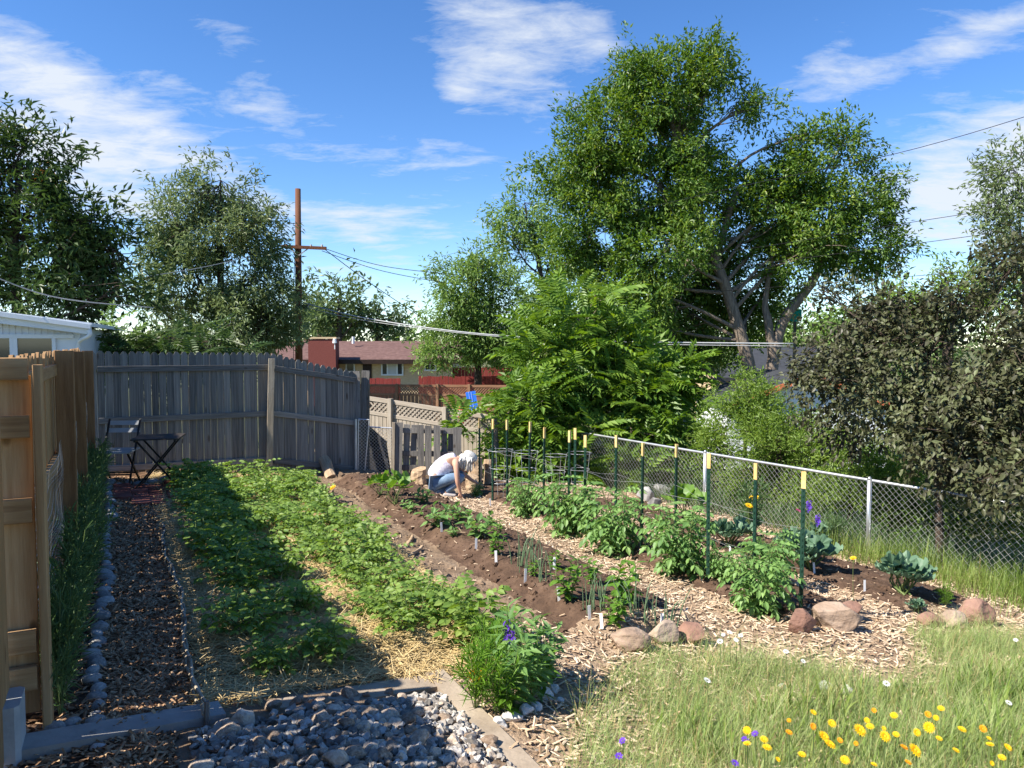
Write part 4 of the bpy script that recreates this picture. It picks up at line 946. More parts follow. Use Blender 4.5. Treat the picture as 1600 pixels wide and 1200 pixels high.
for (px, py, rx, ry, lab) in ((290, 530, 95, 20, 'dark feathery sumac thicket topping the grey fence'), (185, 520, 40, 26, 'bright-edged leafy bush beside the white house downspout')):
    frondtree('sumac_bush', lab, [lobe(px, py + 14, rx, ry + 14, Y), lobe(px - rx * .5, py + 20, rx * .5, ry, Y), lobe(px + rx * .5, py + 20, rx * .5, ry, Y)], [Vector((at(px, 600, Y).x, Y, CZ - 2.1)), at(px, 580, Y), at(px, 545, Y)], .08, M['heavendark'] if px > 200 else M['ash2'], M['darkbark'], 16, .55, 9 + px, cat='bush')
# bright pinnate thicket right behind the tomato stakes
FRN = frond(7, .36, .40, .36)
def thick(label, px, py, rx, ry, Y, per, size, seed, extra=(), pc=5, mat='heaven'):
    lb = [lobe(px, py, rx, ry, Y)] + [lobe(*e) for e in extra]
    return frondtree('pinnate_shrub', label, lb, [Vector((at(px, 720, Y).x, Y, float(plain(at(px, 720, Y).x, Y)))), at(px, 700, Y), at(px, py + 20, Y), at(px, py - ry * .5, Y)], .07, M[mat], M['bark'], per, size, seed, gap=-.12, shell=.35, hang=.12, nsub=22, F=FRN, per_clump=pc, cat='shrub')
thick('bright green pinnate sapling, tallest of the thicket below the ash', 905, 525, 65, 75, 16.5, 28, .62, 21, [(870, 610, 62, 65, 16.2), (930, 475, 40, 36, 16.5), (955, 570, 55, 70, 16.8), (840, 560, 30, 40, 16.4)])
thick('bright pinnate shrub behind the front tomato stakes', 1025, 620, 58, 66, 16.0, 28, .62, 22, [(985, 690, 70, 55, 15.6), (1055, 590, 34, 36, 16.2), (1075, 690, 45, 50, 15.8), (985, 600, 40, 50, 16.3)])
thick('low pinnate shrub reaching over the pallet boards', 775, 668, 48, 30, 14.6, 32, .56, 23, [(722, 664, 26, 16, 14.3), (830, 640, 40, 45, 15.2), (800, 715, 50, 34, 14.8)])
thick('shaded pinnate shrub behind the middle stakes', 890, 690, 65, 55, 15.3, 26, .6, 24, [(845, 690, 40, 50, 15.0), (930, 730, 60, 36, 15.0)])
Y = 12.4
def bush(label, lobes, mat, per, nleaf, sigma, size, seed, LT=LN, name='bush', hang=.2, gap=-.25, freq=1.4, bark='darkbark', nsub=25):
    c = Vector(lobes[0][0]); zb = float(plain(c.x, c.y)); bs = Vector((c.x, c.y, zb))
    root = thing(name, label, 'shrub', bs); b = np.array(bs)
    V, FF, C = leafcrown(lobes, per, nleaf, sigma, size, *LT, seed=seed, hang=hang, gap=gap, freq=freq, shell=.35)
    obj('crown', mesh('crown', V - b, FF, M[mat]), root)
    mb = limbs(root, [bs, bs + (c - bs) * .5, c], .05, lobes, C, nsub, seed, .006); mb.V = [v - b for v in mb.V]; obj('trunk', mb.mesh('trunk', M[bark], True), root)
bush('light green privet bush in front of the white shed', [lobe(1165, 640, 45, 50, 14.2), lobe(1190, 690, 75, 50, 13.8), lobe(1130, 690, 50, 50, 14.4), lobe(1245, 690, 60, 50, 14.0), lobe(1210, 740, 60, 45, 13.9), lobe(1150, 605, 40, 30, 14.6), lobe(1180, 650, 45, 40, 14.2)], 'shrub', 282, 16, .10, .085, 31)
bush('fine-leaved pale bush behind the chain-link fence', [lobe(1215, 700, 75, 48, 13.2), lobe(1260, 740, 70, 60, 12.8), lobe(1290, 690, 40, 40, 13.2), lobe(1180, 760, 60, 50, 13.2)], 'shrub', 282, 16, .10, .08, 32)
bush('deep green bush filling the shade behind the fence', [lobe(1330, 730, 75, 55, 12.0), lobe(1400, 760, 70, 60, 11.5), lobe(1340, 790, 70, 50, 11.8)], 'shrub', 217, 16, .10, .085, 33)
bush('small leafy bush behind the fence foot near the compost', [lobe(1110, 775, 60, 40, 14.2), lobe(1040, 765, 60, 35, 14.6), lobe(1180, 800, 60, 35, 13.4)], 'ash', 205, 16, .10, .09, 34)
bush('dark leafy undergrowth behind the fence below the chokecherry', [lobe(1480, 800, 60, 55, 10.6), lobe(1560, 800, 65, 60, 10.2), lobe(1640, 800, 60, 70, 9.9), lobe(1420, 800, 50, 45, 11.2)], 'ash', 170, 16, .10, .085, 35)
Y = 10.2
LC = (leaf_hi(.52, .07, .15))
ch_l = [lobe(1330, 520, 80, 70, Y + .6), lobe(1290, 590, 55, 65, Y + .7), lobe(1400, 500, 75, 60, Y + .3), lobe(1370, 600, 90, 75, Y), lobe(1460, 560, 95, 90, Y - .4), lobe(1540, 600, 90, 100, Y - .9), lobe(1610, 560, 90, 110, Y - 1.0), lobe(1500, 700, 90, 70, Y - 1.2), lobe(1590, 745, 65, 55, Y - 1.9), lobe(1620, 680, 80, 100, Y - 1.5), lobe(1430, 660, 80, 50, Y - .6), lobe(1500, 745, 45, 35, Y - 1.2), lobe(1300, 470, 40, 35, Y + .8), lobe(1500, 470, 55, 40, Y - .3), lobe(1590, 430, 60, 70, Y - .3), lobe(1330, 660, 50, 50, Y + .5)]
bsx = at(1470, 850, Y - .2)
tree('purple_chokecherry', 'large purple-brown leaved chokecherry overhanging the chain-link fence', ch_l, [Vector((bsx.x, bsx.y, float(plain(bsx.x, bsx.y)))), at(1465, 760, Y - .2), at(1455, 640, Y - .2), at(1440, 520, Y)], .055, M['cherry'], M['darkbark'], 135, 15, .12, .082, *LC, seed=12, gap=-.2, freq=1.3, hang=.45, nsub=20)
Y = 22.0
tree('locust_tree', 'airy dark honeylocust at the picture edge above the chokecherry', [lobe(1570, 270, 42, 45, 15), lobe(1560, 340, 48, 48, 15), lobe(1610, 380, 60, 70, 15), lobe(1630, 270, 40, 60, 15)], [Vector((at(1600, 620, 15).x, 15, CZ - 3)), at(1600, 500, 15), at(1595, 380, 15), at(1590, 280, 15)], .035, M['olive'], M['darkbark'], 105, 16, .14, .12, *LN, seed=13, gap=-.05, freq=1.2)
tree('bright_tree', 'yellow-green tree showing above the chokecherry', [lobe(1450, 470, 60, 40, Y), lobe(1520, 450, 60, 45, Y), lobe(1400, 500, 50, 35, Y), lobe(1570, 470, 50, 60, Y)], [Vector((at(1480, 600, Y).x, Y, CZ - 3.4)), at(1480, 560, Y), at(1490, 470, Y)], .2, M['shrub'], M['darkbark'], 44, 15, .22, .18, *LN, seed=14)
Y = 70.0
fart = [(530, 480, 55, 50), (590, 497, 48, 34), (500, 500, 40, 35), (480, 470, 25, 30)]
for i, (px, py, rx, ry) in enumerate(fart):
    tree('distant_tree', ['tallest distant tree right of the utility pole', 'rounded distant tree over the house roof end', 'distant tree low behind the utility pole', 'distant treetop touching the utility pole'][i], [lobe(px, py, rx, ry, Y + i * 3), lobe(px - rx * .4, py + ry * .4, rx * .7, ry * .6, Y + i * 3), lobe(px + rx * .5, py + ry * .4, rx * .7, ry * .6, Y + i * 3)], [Vector((at(px, 570, Y).x, Y + i * 3, CZ - 3.4)), at(px, 545, Y + i * 3), at(px, py, Y + i * 3)], .4, M['far'], M['darkbark'], 2.6, 18, .6, .6, *LA, seed=40 + i, group='distant trees behind the house', gap=-.2, freq=.3, nsub=8)
Y = 44.0
for i, (px, py, rx, ry) in enumerate(((940, 545, 70, 45), (1090, 535, 80, 60), (1245, 530, 75, 55), (1380, 515, 80, 60))):
    tree('backyard_tree', ['dark tree behind the pinnate thicket', 'dark tree low behind the ash crown', 'tree showing between the ash limbs', 'tree behind the top of the chokecherry'][i], [lobe(px, py, rx, ry, Y), lobe(px - rx * .5, py + 25, rx * .7, ry * .8, Y), lobe(px + rx * .5, py + 25, rx * .7, ry * .8, Y)], [Vector((at(px, 600, Y).x, Y, CZ - 3.4)), at(px, 580, Y), at(px, py, Y)], .25, M['ash2'], M['darkbark'], 7, 16, .45, .42, *LA, seed=80 + i, gap=-.3, freq=.4, nsub=8)
# one mass of far-off woods closing the horizon
lb = []
for i in range(70):
    px = -900 + i * 50 + R.uniform(-15, 15); Yf = R.uniform(100, 130); lb.append(lobe(px, 545 - R.uniform(0, 8), 38, (34 if not 560 < px < 720 else 22) + R.uniform(0, 14), Yf))
V, Fq, _ = leafcrown(lb, .55, 16, 1.0, 1.1, *LA, seed=60, gap=-.3, freq=.15)
tag(obj('treeline', mesh('treeline', V, Fq, M['far']), kind='stuff'), 'far-off woods closing the horizon', 'trees')

# ------------------------------------------------------------------ timber edging and stone pit
cor = P(4.33, 1.72)
def tz(u, v): x, y = P(u, v); return float(plain(x, y))
te = thing('timber_edging', 'sawn timber boards edging the heap of stones', 'edging', (*cor, tz(4.33, 1.72)))
def edge(u0, v0, u1, v1, w, h, mat, dz=0):
    a = P(u0, v0); b = P(u1, v1); za = tz(u0, v0) - .022 + dz; zb = tz(u1, v1) - .022 + dz
    wpart('board', MB().bar((*a, za - h / 2 + .05), (*b, zb - h / 2 + .05), w, h, (b[1] - a[1], a[0] - b[0], 0)), mat, te)
edge(4.02, -.5, 4.13, .42, .17, .14, M['greytimber'], .035); edge(4.13, .425, 4.30, 1.62, .2, .14, M['timber'], -.012); edge(4.41, 1.70, 2.3, 1.70, .12, .14, M['timber'])
GR = [rockmesh('stone', M['gravel'], 100 + i, 2, .22, True, False, 1, random.uniform(.65, .9), random.uniform(.5, .75)) for i in range(10)]
rs = np.random.default_rng(77)
# surface of the heap: largest stones first, then filling
placed = []
def heapz(u, v): x, y = P(u, v); return ZT(x, y)
for i in range(4200):
    u = rs.uniform(2.75, 4.27); v = rs.uniform(-.1, 1.63)
    if u > 3.98 + .14 * (v - .3) + .2 * math.exp(-((v - .85) / .4) ** 2) + .03 * rs.normal(): continue
    if v < .46 - .45 * (3.9 - u) + .05 * rs.normal(): continue
    s = .024 + .055 * rs.random() ** 3 if v < 1.3 else .018 + .03 * rs.random() ** 2
    if any((u - a) ** 2 + (v - b) ** 2 < ((s + c) * .78) ** 2 for a, b, c in placed): continue
    placed.append((u, v, s))
placed.sort(key=lambda q: -q[2] * (1 + .3 * (4.3 - q[0])))
for i, (u, v, s) in enumerate(placed[:290]):
    x, y = P(u, v)
    o = obj('rubble_stone', GR[i % 10], None, (x, y, heapz(u, v) + s * .35), tuple(rs.uniform(-.5, .5, 2)) + (rs.uniform(0, 6.28),), s * rs.uniform(.9, 1.15))
    tag(o, 'grey angular stone in the heap inside the timber edging', 'stone', 'stones heaped inside the timber edging')
T, F = ico(1); T = T * (1 + .2 * rs.normal(size=(len(T), 1))) * np.array([1, .8, .6])
n = 1500; u = rs.uniform(2.75, 4.2, n); v = rs.uniform(.25, 1.63, n); k = u < 3.95 + .14 * (v - .3); u, v = u[k], v[k]; x = u * DX + v * NX; y = u * DY + v * NY
V, Fq = scatter(T, F, np.stack([x, y, zt(x, y) + .012], 1), frames(rs.normal(size=(len(x), 3))), rs.uniform(.012, .032, len(x)))
tag(obj('gravel', mesh('gravel', V, Fq, islemat('small_rubble', [(.13, .12, .11), (.25, .225, .20), (.38, .35, .31), (.5, .47, .43)], .85)), kind='stuff'), 'small gravel filling between the heaped stones', 'gravel')

PB = [rockmesh('stone', M['pebble'], 200 + i, 2, .12, False, True, 1, random.uniform(.7, .9), random.uniform(.55, .75)) for i in range(6)]
u = 3.95; i = 0
while u < 11.9:
    s = random.choice((.034, .045, .055, .06, .066, .075)) * random.uniform(.9, 1.1); v = -.16 + .02 * math.sin(u * 2.1) + random.uniform(-.02, .02); x, y = P(u, v)
    o = obj('edging_stone', PB[i % 6], None, (x, y, ZT(x, y) + s * .3), (random.uniform(-.2, .2), random.uniform(-.2, .2), random.uniform(0, 6)), s)
    tag(o, 'rounded grey river stone in the row edging the shaded path', 'stone', 'river stones edging the shaded path'); u += s * 1.9 + random.choice((0, .01, .03, .06)); i += 1
for i, (px, py, s) in enumerate(((85, 1143, .055), (112, 1136, .05), (40, 1165, .035))):
    p = spot(px, py); o = obj('river_stone', PB[i], None, p + Vector((0, 0, s * .35)), (0, 0, i), s); tag(o, ['large round grey stone by the gate post foot', 'second round grey stone by the gate post foot', 'small pebble at the timber end by the gate'][i], 'stone')
WS = [rockmesh('stone', M['whitestone'], 300 + i, 2, .2, True, False, 1, .8, .65) for i in range(4)]
for i, (px, py, s) in enumerate(((850, 1092, .07), (866, 1078, .05), (802, 1128, .06), (822, 1120, .055), (838, 1112, .045), (780, 1135, .05), (790, 1125, .035), (875, 1098, .03))):
    p = spot(px, py); o = obj('white_stone', WS[i % 4], None, p + Vector((0, 0, s * .3)), (.2, .1, i * 1.3), s); tag(o, 'white quartz stone at the foot of the flowering herb clump', 'stone', 'white stones below the herb clump')
for i, (px, py, s) in enumerate(((240, 757, .085), (258, 755, .09), (272, 752, .07), (215, 760, .07), (200, 758, .06), (228, 762, .05), (186, 760, .06), (284, 750, .06))):
    p = spot(px, py); o = obj('pale_stone', PB[i % 6], None, p + Vector((0, 0, s * .4)), (.1, .1, i * 1.3), s); tag(o, 'smooth pale stone piled under the folding table', 'stone', 'pale stones under the folding table')
def rock(px, py, wpx, hpx, mat, seed, label, ang=True, dep=.8, rz=0., k=2):
    p = spot(px, py); s = p.y / FPX
    me = rockmesh('rock', M[mat], seed, 3, .10 if ang else .16, True, False, wpx * s / 2 * 1.08, wpx * s / 2 * dep, hpx * s / 2 * 1.2, (.5, .8) if ang else (.74, .95))
    o = obj('rock', me, None, p + Vector((0, wpx * s * .3, hpx * s * .36)), (0, 0, rz)); tag(o, label, 'rock')
rock(987, 1022, 62, 34, 'sandstone', 401, 'smooth oval tan boulder ending the middle bed', False)
rock(1040, 1012, 56, 38, 'sandstone', 402, 'brown boulder in the middle of the three ending the middle bed')
rock(1086, 1010, 48, 38, 'redstone', 403, 'orange red boulder ending the middle bed')
rock(1259, 994, 54, 42, 'redstone', 404, 'dark reddish boulder beside the pale slab by the front stake')
rock(1314, 992, 82, 46, 'sandstone', 405, 'long pale flat-topped boulder by the front stake', True, .6)
rock(1330, 975, 50, 40, 'redstone', 406, 'boulder peeping out behind the pale flat-topped one')
rock(1460, 981, 38, 24, 'redstone', 407, 'small low boulder ending the cabbage bed', False)
rock(1494, 984, 46, 30, 'sandstone', 408, 'middle tan boulder ending the cabbage bed', False)
rock(1534, 982, 52, 44, 'redstone', 409, 'tall rounded red boulder ending the cabbage bed', False)
for i, (px, py, w, h) in enumerate(((1295, 1075, 26, 18), (1325, 1080, 24, 16), (1225, 1070, 16, 10))): rock(px, py + 8, w, h, 'whitestone', 420 + i, ['pale stone half hidden at the meadow edge', 'second pale stone half hidden at the meadow edge', 'tiny pale stone in the chips above the meadow'][i])
for i, (px, py, w, h) in enumerate(((1012, 785, 30, 24), (1038, 780, 32, 28), (1025, 790, 24, 15))): rock(px, py, w, h, 'pebble', 430 + i, ['grey rubble lump under the fence corner', 'largest grey rubble lump under the fence corner', 'small grey rubble lump under the fence corner'][i])
for i, (px, py, w) in enumerate(((468, 748, 14), (482, 745, 16), (445, 748, 14), (430, 745, 10), (520, 742, 12), (535, 745, 10))): rock(px, py, w, w * .7, 'dirt', 440 + i, ['clod on the earth bank below the fence post', 'largest clod on the earth bank by the leaning log', 'clod beside the pale fence post', 'small clod against the pale fence post', 'clod at the foot of the leaning log', 'small clod before the wire gate'][i])

# wattle edging of thin poles
we = thing('wattle_edging', 'low edging of thin branches between the bark path and the straw', 'edging', (*P(4.0, .34), ZT(*P(4.0, .34))))
us = np.linspace(4.02, 8.6, 14)
for kk in range(3):
    mb = MB(); pts = [(*P(u, .335 + .025 * math.sin(u * 2.3) + .012 * ((-1) ** (i + kk))), ZT(*P(u, .335)) + .03 + kk * .035) for i, u in enumerate(us)]
    mb.tube(smoothpath(pts, 3), .009, 6); wpart('branch', mb, M['palewood'], we, True)
for i, u in enumerate(us[::2]):
    x, y = P(u, .335 + .025 * math.sin(u * 2.3)); z = ZT(x, y); wpart('stake', MB().tube([(x, y, z - .05), (x + .005, y, z + .13)], [.014, .012], 6), M['greywood'], we)

# red pavers under the table
pv = boxmesh('paver', (.195, .195, .05), M['paver'], .006)
pr_ = thing('brick_pavers', 'patch of red pavers under the folding table', 'pavers', (*P(10.6, .3), ZT(*P(10.6, .3))))
for i in range(7):
    for j in range(4):
        if (i < 2 and j == 0) or (i < 1 and j > 2): continue
        x, y = P(10.05 + i * .2, -.02 + j * .2); part('paver', pv, pr_, (x, y, ZT(x, y) + .025 + random.uniform(-.006, .006)), (random.uniform(-.02, .02), random.uniform(-.02, .02), AD + random.uniform(-.03, .03)))

# ------------------------------------------------------------------ folding chair and table
def chair():
    p = spot(186, 757); r = thing('folding_chair', 'folding bistro chair with pale grey slats against the grey fence', 'chair', p, rz=.12)
    def lb(name, a, b, w, t, mat, side=None): o = obj(name, MB().bar(a, b, w, t, side).mesh(name, mat), r); return o
    sh = .44
    for k in range(5): lb('seat_slat', (-.21, -.18 + k * .085, sh + .004 * k), (.21, -.18 + k * .085, sh + .004 * k), .07, .016, M['slatgrey'])
    for z, y in ((.70, .235), (.80, .262)): lb('back_slat', (-.205, y, z), (.205, y, z), .06, .014, M['slatgrey'], (0, .2, 1))
    for s in (-.2, .2):
        lb('leg', (s, -.2, 0), (s, .275, .85), .022, .022, M['blackmetal']); lb('leg', (s * .93, .24, 0), (s * .93, -.18, sh - .01), .022, .022, M['blackmetal'])
    lb('stretcher', (-.2, -.12, .14), (.2, -.12, .14), .018, .018, M['blackmetal']); lb('stretcher', (-.19, .18, .12), (.19, .18, .12), .018, .018, M['blackmetal'])
chair()
def table():
    p = spot(250, 764); r = thing('folding_table', 'small dark folding table with slatted top and crossed legs', 'table', p, rz=.25)
    H = .70
    for k in range(7): obj('top_slat', MB().box((0, -.26 + k * .087, H), (.58, .07, .018)).mesh('top_slat', M['slatdark']), r)
    for s in (-.24, .24):
        obj('apron', MB().box((s, 0, H - .022), (.025, .56, .024)).mesh('apron', M['blackmetal']), r)
    for yy in (-.2, .2):
        obj('leg', MB().bar((-.30, yy, 0), (.24, yy, H - .03), .028, .02, (0, 1, 0)).mesh('leg', M['blackmetal']), r)
        obj('leg', MB().bar((.30, yy * .88, 0), (-.24, yy * .88, H - .03), .028, .02, (0, 1, 0)).mesh('leg', M['blackmetal']), r)
    for s in (-.22, .22): obj('stretcher', MB().bar((s, -.2, .09), (s, .2, .09), .018, .018).mesh('stretcher', M['blackmetal']), r)
table()

# logs, stumps and sticks at the back
def log(label, a, b, r0, r1, name='log', cat='log'):
    a = Vector(a); b = Vector(b); d = b - a; L = d.length; n = 12; m = 6; mb = MB()
    pts = [(random.uniform(-.01, .01), random.uniform(-.01, .01), L * i / m) for i in range(m + 1)]
    V, F = tube(pts, np.linspace(r0, r1, m + 1), n); V[:, :2] *= (1 + .10 * np.sin(np.arctan2(V[:, 1], V[:, 0]) * 3 + 1))[:, None] + .04 * R.normal(size=(len(V), 1))
    o = obj(name, mb.add(V, F).mesh(name, M['log']), None, a, d.to_track_quat('Z', 'Y').to_euler()); tag(o, label, cat)
log('thick split log leaning on the grey picket fence', spot(518, 748), at(500, 703, 12.95), .085, .095)
log('short cut stump on the ground behind the crouching person', spot(655, 757), spot(655, 757) + Vector((0, .02, .25)), .14, .12, 'stump', 'stump')
def stump(label, px, py, hpx, wpx):
    p = spot(px, py); s = p.y / FPX; log(label, p, p + Vector((0, .03, hpx * s)), wpx * s / 2, wpx * s / 2 * .9, 'stump', 'stump')
stump('tall upright log beside the wire cages', 743, 757, 42, 24)
stump('weathered log just behind the wire cages', 764, 756, 38, 16)
stump('low block of wood before the crouching person', 738, 765, 20, 20)
log('long thin pole lying on the earth bank', spot(548, 768), spot(648, 742) + Vector((0, 0, .06)), .022, .014, 'pole', 'pole')
log('second thin pole lying below the wire gate', spot(556, 755), spot(612, 748) + Vector((0, 0, .04)), .016, .012, 'pole', 'pole')
log('dark stick lying on the bare dirt strip', spot(632, 872), spot(661, 858) + Vector((0, 0, .03)), .02, .018, 'stick', 'stick')
log('short dark wood scrap on the bare dirt strip', spot(637, 850), spot(644, 841) + Vector((0, 0, .03)), .03, .02, 'wood_scrap', 'wood')
log('black pipe lying behind the tomato stakes', spot(840, 775), spot(885, 777), .035, .035, 'pipe', 'pipe'); bpy.data.objects['pipe'].data.materials[0] = M['blackmetal']

# ------------------------------------------------------------------ garden stakes, wires, cages
tprof = [(-.018, -.003), (-.003, -.003), (-.003, -.025), (.003, -.025), (.003, -.003), (.018, -.003), (.018, .003), (-.018, .003)]
def tmesh(name, z0, z1, mat, studs=False, grow=1.0):
    n = len(tprof); V = [(x * grow, y * grow, z) for z in (z0, z1) for x, y in tprof]
    F = [np.array([(i, (i + 1) % n, n + (i + 1) % n, n + i) for i in range(n)]), np.array([list(range(n))[::-1], range(n, 2 * n)])]
    mb = MB().add(np.array(V), F)
    if studs:
        for z in np.arange(z0 + .08, z1, .055): mb.box((0, .006, z), (.012, .008, .018))
    return mb.mesh(name, mat)
TIP = .15
shaft = tmesh('shaft', 0, 1, M['greenpaint']); tipm = tmesh('painted_tip', 0, TIP, M['creamtip'], grow=1.15)
stakes_f, stakes_b = [], []
def stake(base, h, label, lean=0, store=None):
    r = thing('garden_stake', label, 'stake', base - Vector((0, 0, .06)), group='green stakes along the tomato bed', rot=(random.uniform(-.012, .012), lean, AN + random.uniform(-.4, .4) + 1.57))
    obj('shaft', tmesh('shaft', 0, h + .06 - TIP, M['greenpaint'], True), r); obj('painted_tip', tipm, r, (0, 0, h + .06 - TIP))
    store.append(base)
frontp = [(1251, 962, 1259, 737), (1106, 907, 1107, 708), (1001, 861, 1008, 692), (914, 832, 924, 680), (848, 805, 853, 668), (792, 784, 797, 656), (748, 772, 750, 654)]
ords = ['nearest', 'second', 'third', 'fourth', 'fifth', 'sixth', 'farthest']
for i, (a, b_, c, d_) in enumerate(frontp):
    p = spot(a, b_); h = at(c, d_, p.y).z - p.z
    stake(p, h, f'{ords[i]} green stake with cream tip in the front row', .0, stakes_f)
for i, (px, py) in enumerate(((1180, 724), (1056, 694), (962, 680), (899, 669), (888, 673), (826, 659), (769, 655))):
    lo, hi = 6., 18.
    for _ in range(40):
        m = (lo + hi) / 2; q = at(px, py, m)
        if q.z - G(q.x, q.y) > 1.25: lo = m
        else: hi = m
    if not (5 < lo < 17): continue
    q = at(px, py, lo); z = ZT(q.x, q.y); stake(Vector((q.x, q.y, z)), q.z - z, f'{ords[i]} green stake with cream tip in the rear row', 0, stakes_b)
for row, nm in ((stakes_f, 'front'), (stakes_b, 'rear')):
    for h in (.42, .78):
        mb = MB(); pts = []
        for a, b_ in zip(row[:-1], row[1:]):
            for t in np.linspace(0, 1, 6, endpoint=False): q = a.lerp(b_, t); pts.append((q.x + .02 * math.sin(t * 9), q.y, q.z + h - .05 * math.sin(t * math.pi)))
        mb.tube(pts, .0018, 3, False); o = obj('trellis_wire', mb.mesh('trellis_wire', M['wire'])); tag(o, f'{"lower" if h < .5 else "upper"} wire strung along the {nm} row of stakes', 'wire')
def cage(px, py, label, r=.2, h=.72):
    p = spot(px, py); c = thing('tomato_cage', label, 'plant cage', p); th = np.linspace(0, 2 * np.pi, 15)
    for z, k in ((.22, .7), (.45, .85), (h, 1)): obj('ring', MB().tube([(math.cos(t) * r * k, math.sin(t) * r * k, z) for t in th], .003, 4, False).mesh('ring', M['wire']), c)
    for t in (0.4, 1.97, 3.54, 5.1): obj('upright', MB().tube([(math.cos(t) * r * .55, math.sin(t) * r * .55, 0), (math.cos(t) * r, math.sin(t) * r, h + .02)], .003, 4, False).mesh('upright', M['wire']), c)
cage(782, 776, 'wire plant cage nearest the crouching person'); cage(822, 778, 'wire plant cage between the far stakes'); cage(868, 780, 'wire plant cage behind the small tomato plant'); cage(905, 775, 'wire plant cage farthest to the fence corner')

# ------------------------------------------------------------------ garden plants
PF = frond(3, .46, .66, .35, lo=False)        # potato leaf
TF = frond(4, .40, .50, .55, lo=False)        # tomato leaf
def roundleaf(k=12, lobes=5, amp=.12, cup=.12, ruf=.05):
    V = [(0, .42, -.04)]
    for i in range(k):
        t = 2 * math.pi * i / k; r = .5 * (1 + amp * math.cos(lobes * t)); V.append((r * math.sin(t), .45 - r * math.cos(t), cup * (r * 2) ** 2 * .5 + ruf * math.sin(7 * t + 1)))
    return np.array(V), np.array([(0, 1 + i, 1 + (i + 1) % k) for i in range(k)])
RL = roundleaf(); CB = roundleaf(22, 7, .09, .34, .09); LH = leaf_hi(.5, .06, .2); LL = leaf_hi(.3, .05, .25)
def plantmesh(seed, nstem, h, spread, nl, leafT, lsize, mat, stem_r=.006, lean=.6, t0=.25, upl=.25, smat='stem', taper=.35):
    rs = np.random.default_rng(seed); mb = MB(); pos, dr = [], []; sz = []
    for i in range(nstem):
        az = 2 * math.pi * (i + rs.random() * .7) / nstem; k = spread * rs.uniform(.55, 1.05) if nstem > 1 else 0; hh = h * rs.uniform(.75, 1.05)
        pts = np.array([(math.cos(az) * k * t ** lean * 1.0 + .02 * rs.normal(), math.sin(az) * k * t ** lean + .02 * rs.normal(), hh * t * (1 - .12 * t)) for t in (0.001, .35, .7, 1)])
        pp = smoothpath(pts, 4); mb.tube(pp, np.linspace(stem_r, stem_r * .5, len(pp)), 5, False)
        for j in range(nl):
            t = t0 + (1 - t0) * (j + rs.random() * .5) / nl; q = pp[min(int(t * (len(pp) - 1)), len(pp) - 1)]
            a = az + (j * 2.4) + rs.normal() * .3; d = np.array([math.cos(a), math.sin(a), upl + .5 * (t > .85) + .15 * rs.normal()])
            d[:2] += np.array([math.cos(az), math.sin(az)]) * .5 * (k > 0)
            pos.append(q); dr.append(d); sz.append(lsize * rs.uniform(.75, 1.15) * (1 - taper * abs(t - .5)))
    V, F = scatter(*leafT, np.array(pos), frames(np.array(dr), None, .15), np.array(sz))
    return mesh('foliage', V, F, M[mat]), mb.mesh('stem', M[smat], True)
def plant(name, label, cat, me, p, s=1, rz=None, group=None):
    r = thing(name, label, cat, p, rz=random.uniform(0, 6.28) if rz is None else rz, group=group, scale=s)
    obj('foliage', me[0], r); obj('stem', me[1], r); return r
POT = [plantmesh(500 + i, 5 + i % 4, random.uniform(.34, .46), random.uniform(.16, .25), 9, PF, random.uniform(.15, .185), 'potato', .007, .7, .12, random.uniform(.2, .5)) for i in range(12)]
rowlab = {.74: 'the row beside the wattle edging', 1.12: 'the second row from the wattle edging', 1.66: 'the third row from the wattle edging', 2.08: 'the row beside the bare dirt strip'}
ORD = 'nearest,second,third,fourth,fifth,sixth,seventh,eighth,ninth,tenth,eleventh,twelfth,thirteenth,fourteenth,fifteenth,sixteenth,seventeenth,eighteenth,nineteenth,twentieth,twenty-first,twenty-second,twenty-third,twenty-fourth'.split(',')
for v, lab in rowlab.items():
    kth = 0
    u = (4.72 if v < 1.5 else 4.9) + random.uniform(0, .12)
    while u < 11.75:
        far_ = sst(6.5, 9.5, u)
        if random.random() > (.12 if v == 1.12 else .04) * (1 - far_):
            x, y = P(u + random.uniform(-.07, .07), v + random.uniform(-.09, .09) + (.10 * far_ if v > 2 else 0)); s = random.uniform(.66, 1.1)
            pl = plant('potato_plant', f'potato plant {ORD[kth]} from the stone heap in {lab}' if kth else f'potato plant nearest the stone heap in {lab}', 'potato plant', random.choice(POT), Vector((x, y, ZT(x, y))), (s, s, s * .82), group=f'potato plants in {lab}'); kth += 1
        u += random.uniform(.34, .48) * (1 - .12 * float(far_))
TOM = [plantmesh(520 + i, 8, 1.0, .32, 16, TF, .27, 'tomato', .008, .8, .06, -.1) for i in range(4)]
for i, (px, py, hpx, lab, mt) in enumerate(((822, 803, 62, 'small tomato plant between the far stakes', 0), (893, 830, 100, 'tall tomato plant behind the fourth front stake', 1), (958, 862, 104, 'broad tomato plant between the third and fourth front stakes', 2), (1064, 893, 112, 'bushy tomato plant between the second and third front stakes', 3), (1185, 955, 108, 'sprawling tomato plant beside the nearest front stake', 0), (1205, 905, 80, 'paler tomato plant just behind the nearest one', 1), (745, 775, 22, 'tiny tomato seedling by the crouching person', 2), (1128, 905, 55, 'short tomato plant next to the second front stake', 2))):
    p = spot(px, py); h = hpx * p.y / FPX; plant('tomato_plant', lab, 'tomato plant', TOM[mt], p, (h * 1.2, h * 1.2, h * 1.08), group='tomato plants along the stakes')
PEP = [plantmesh(540 + i, 5, .34, .10, 11, LH, .105, 'pepper', .005, .8, .15, .1) for i in range(3)]
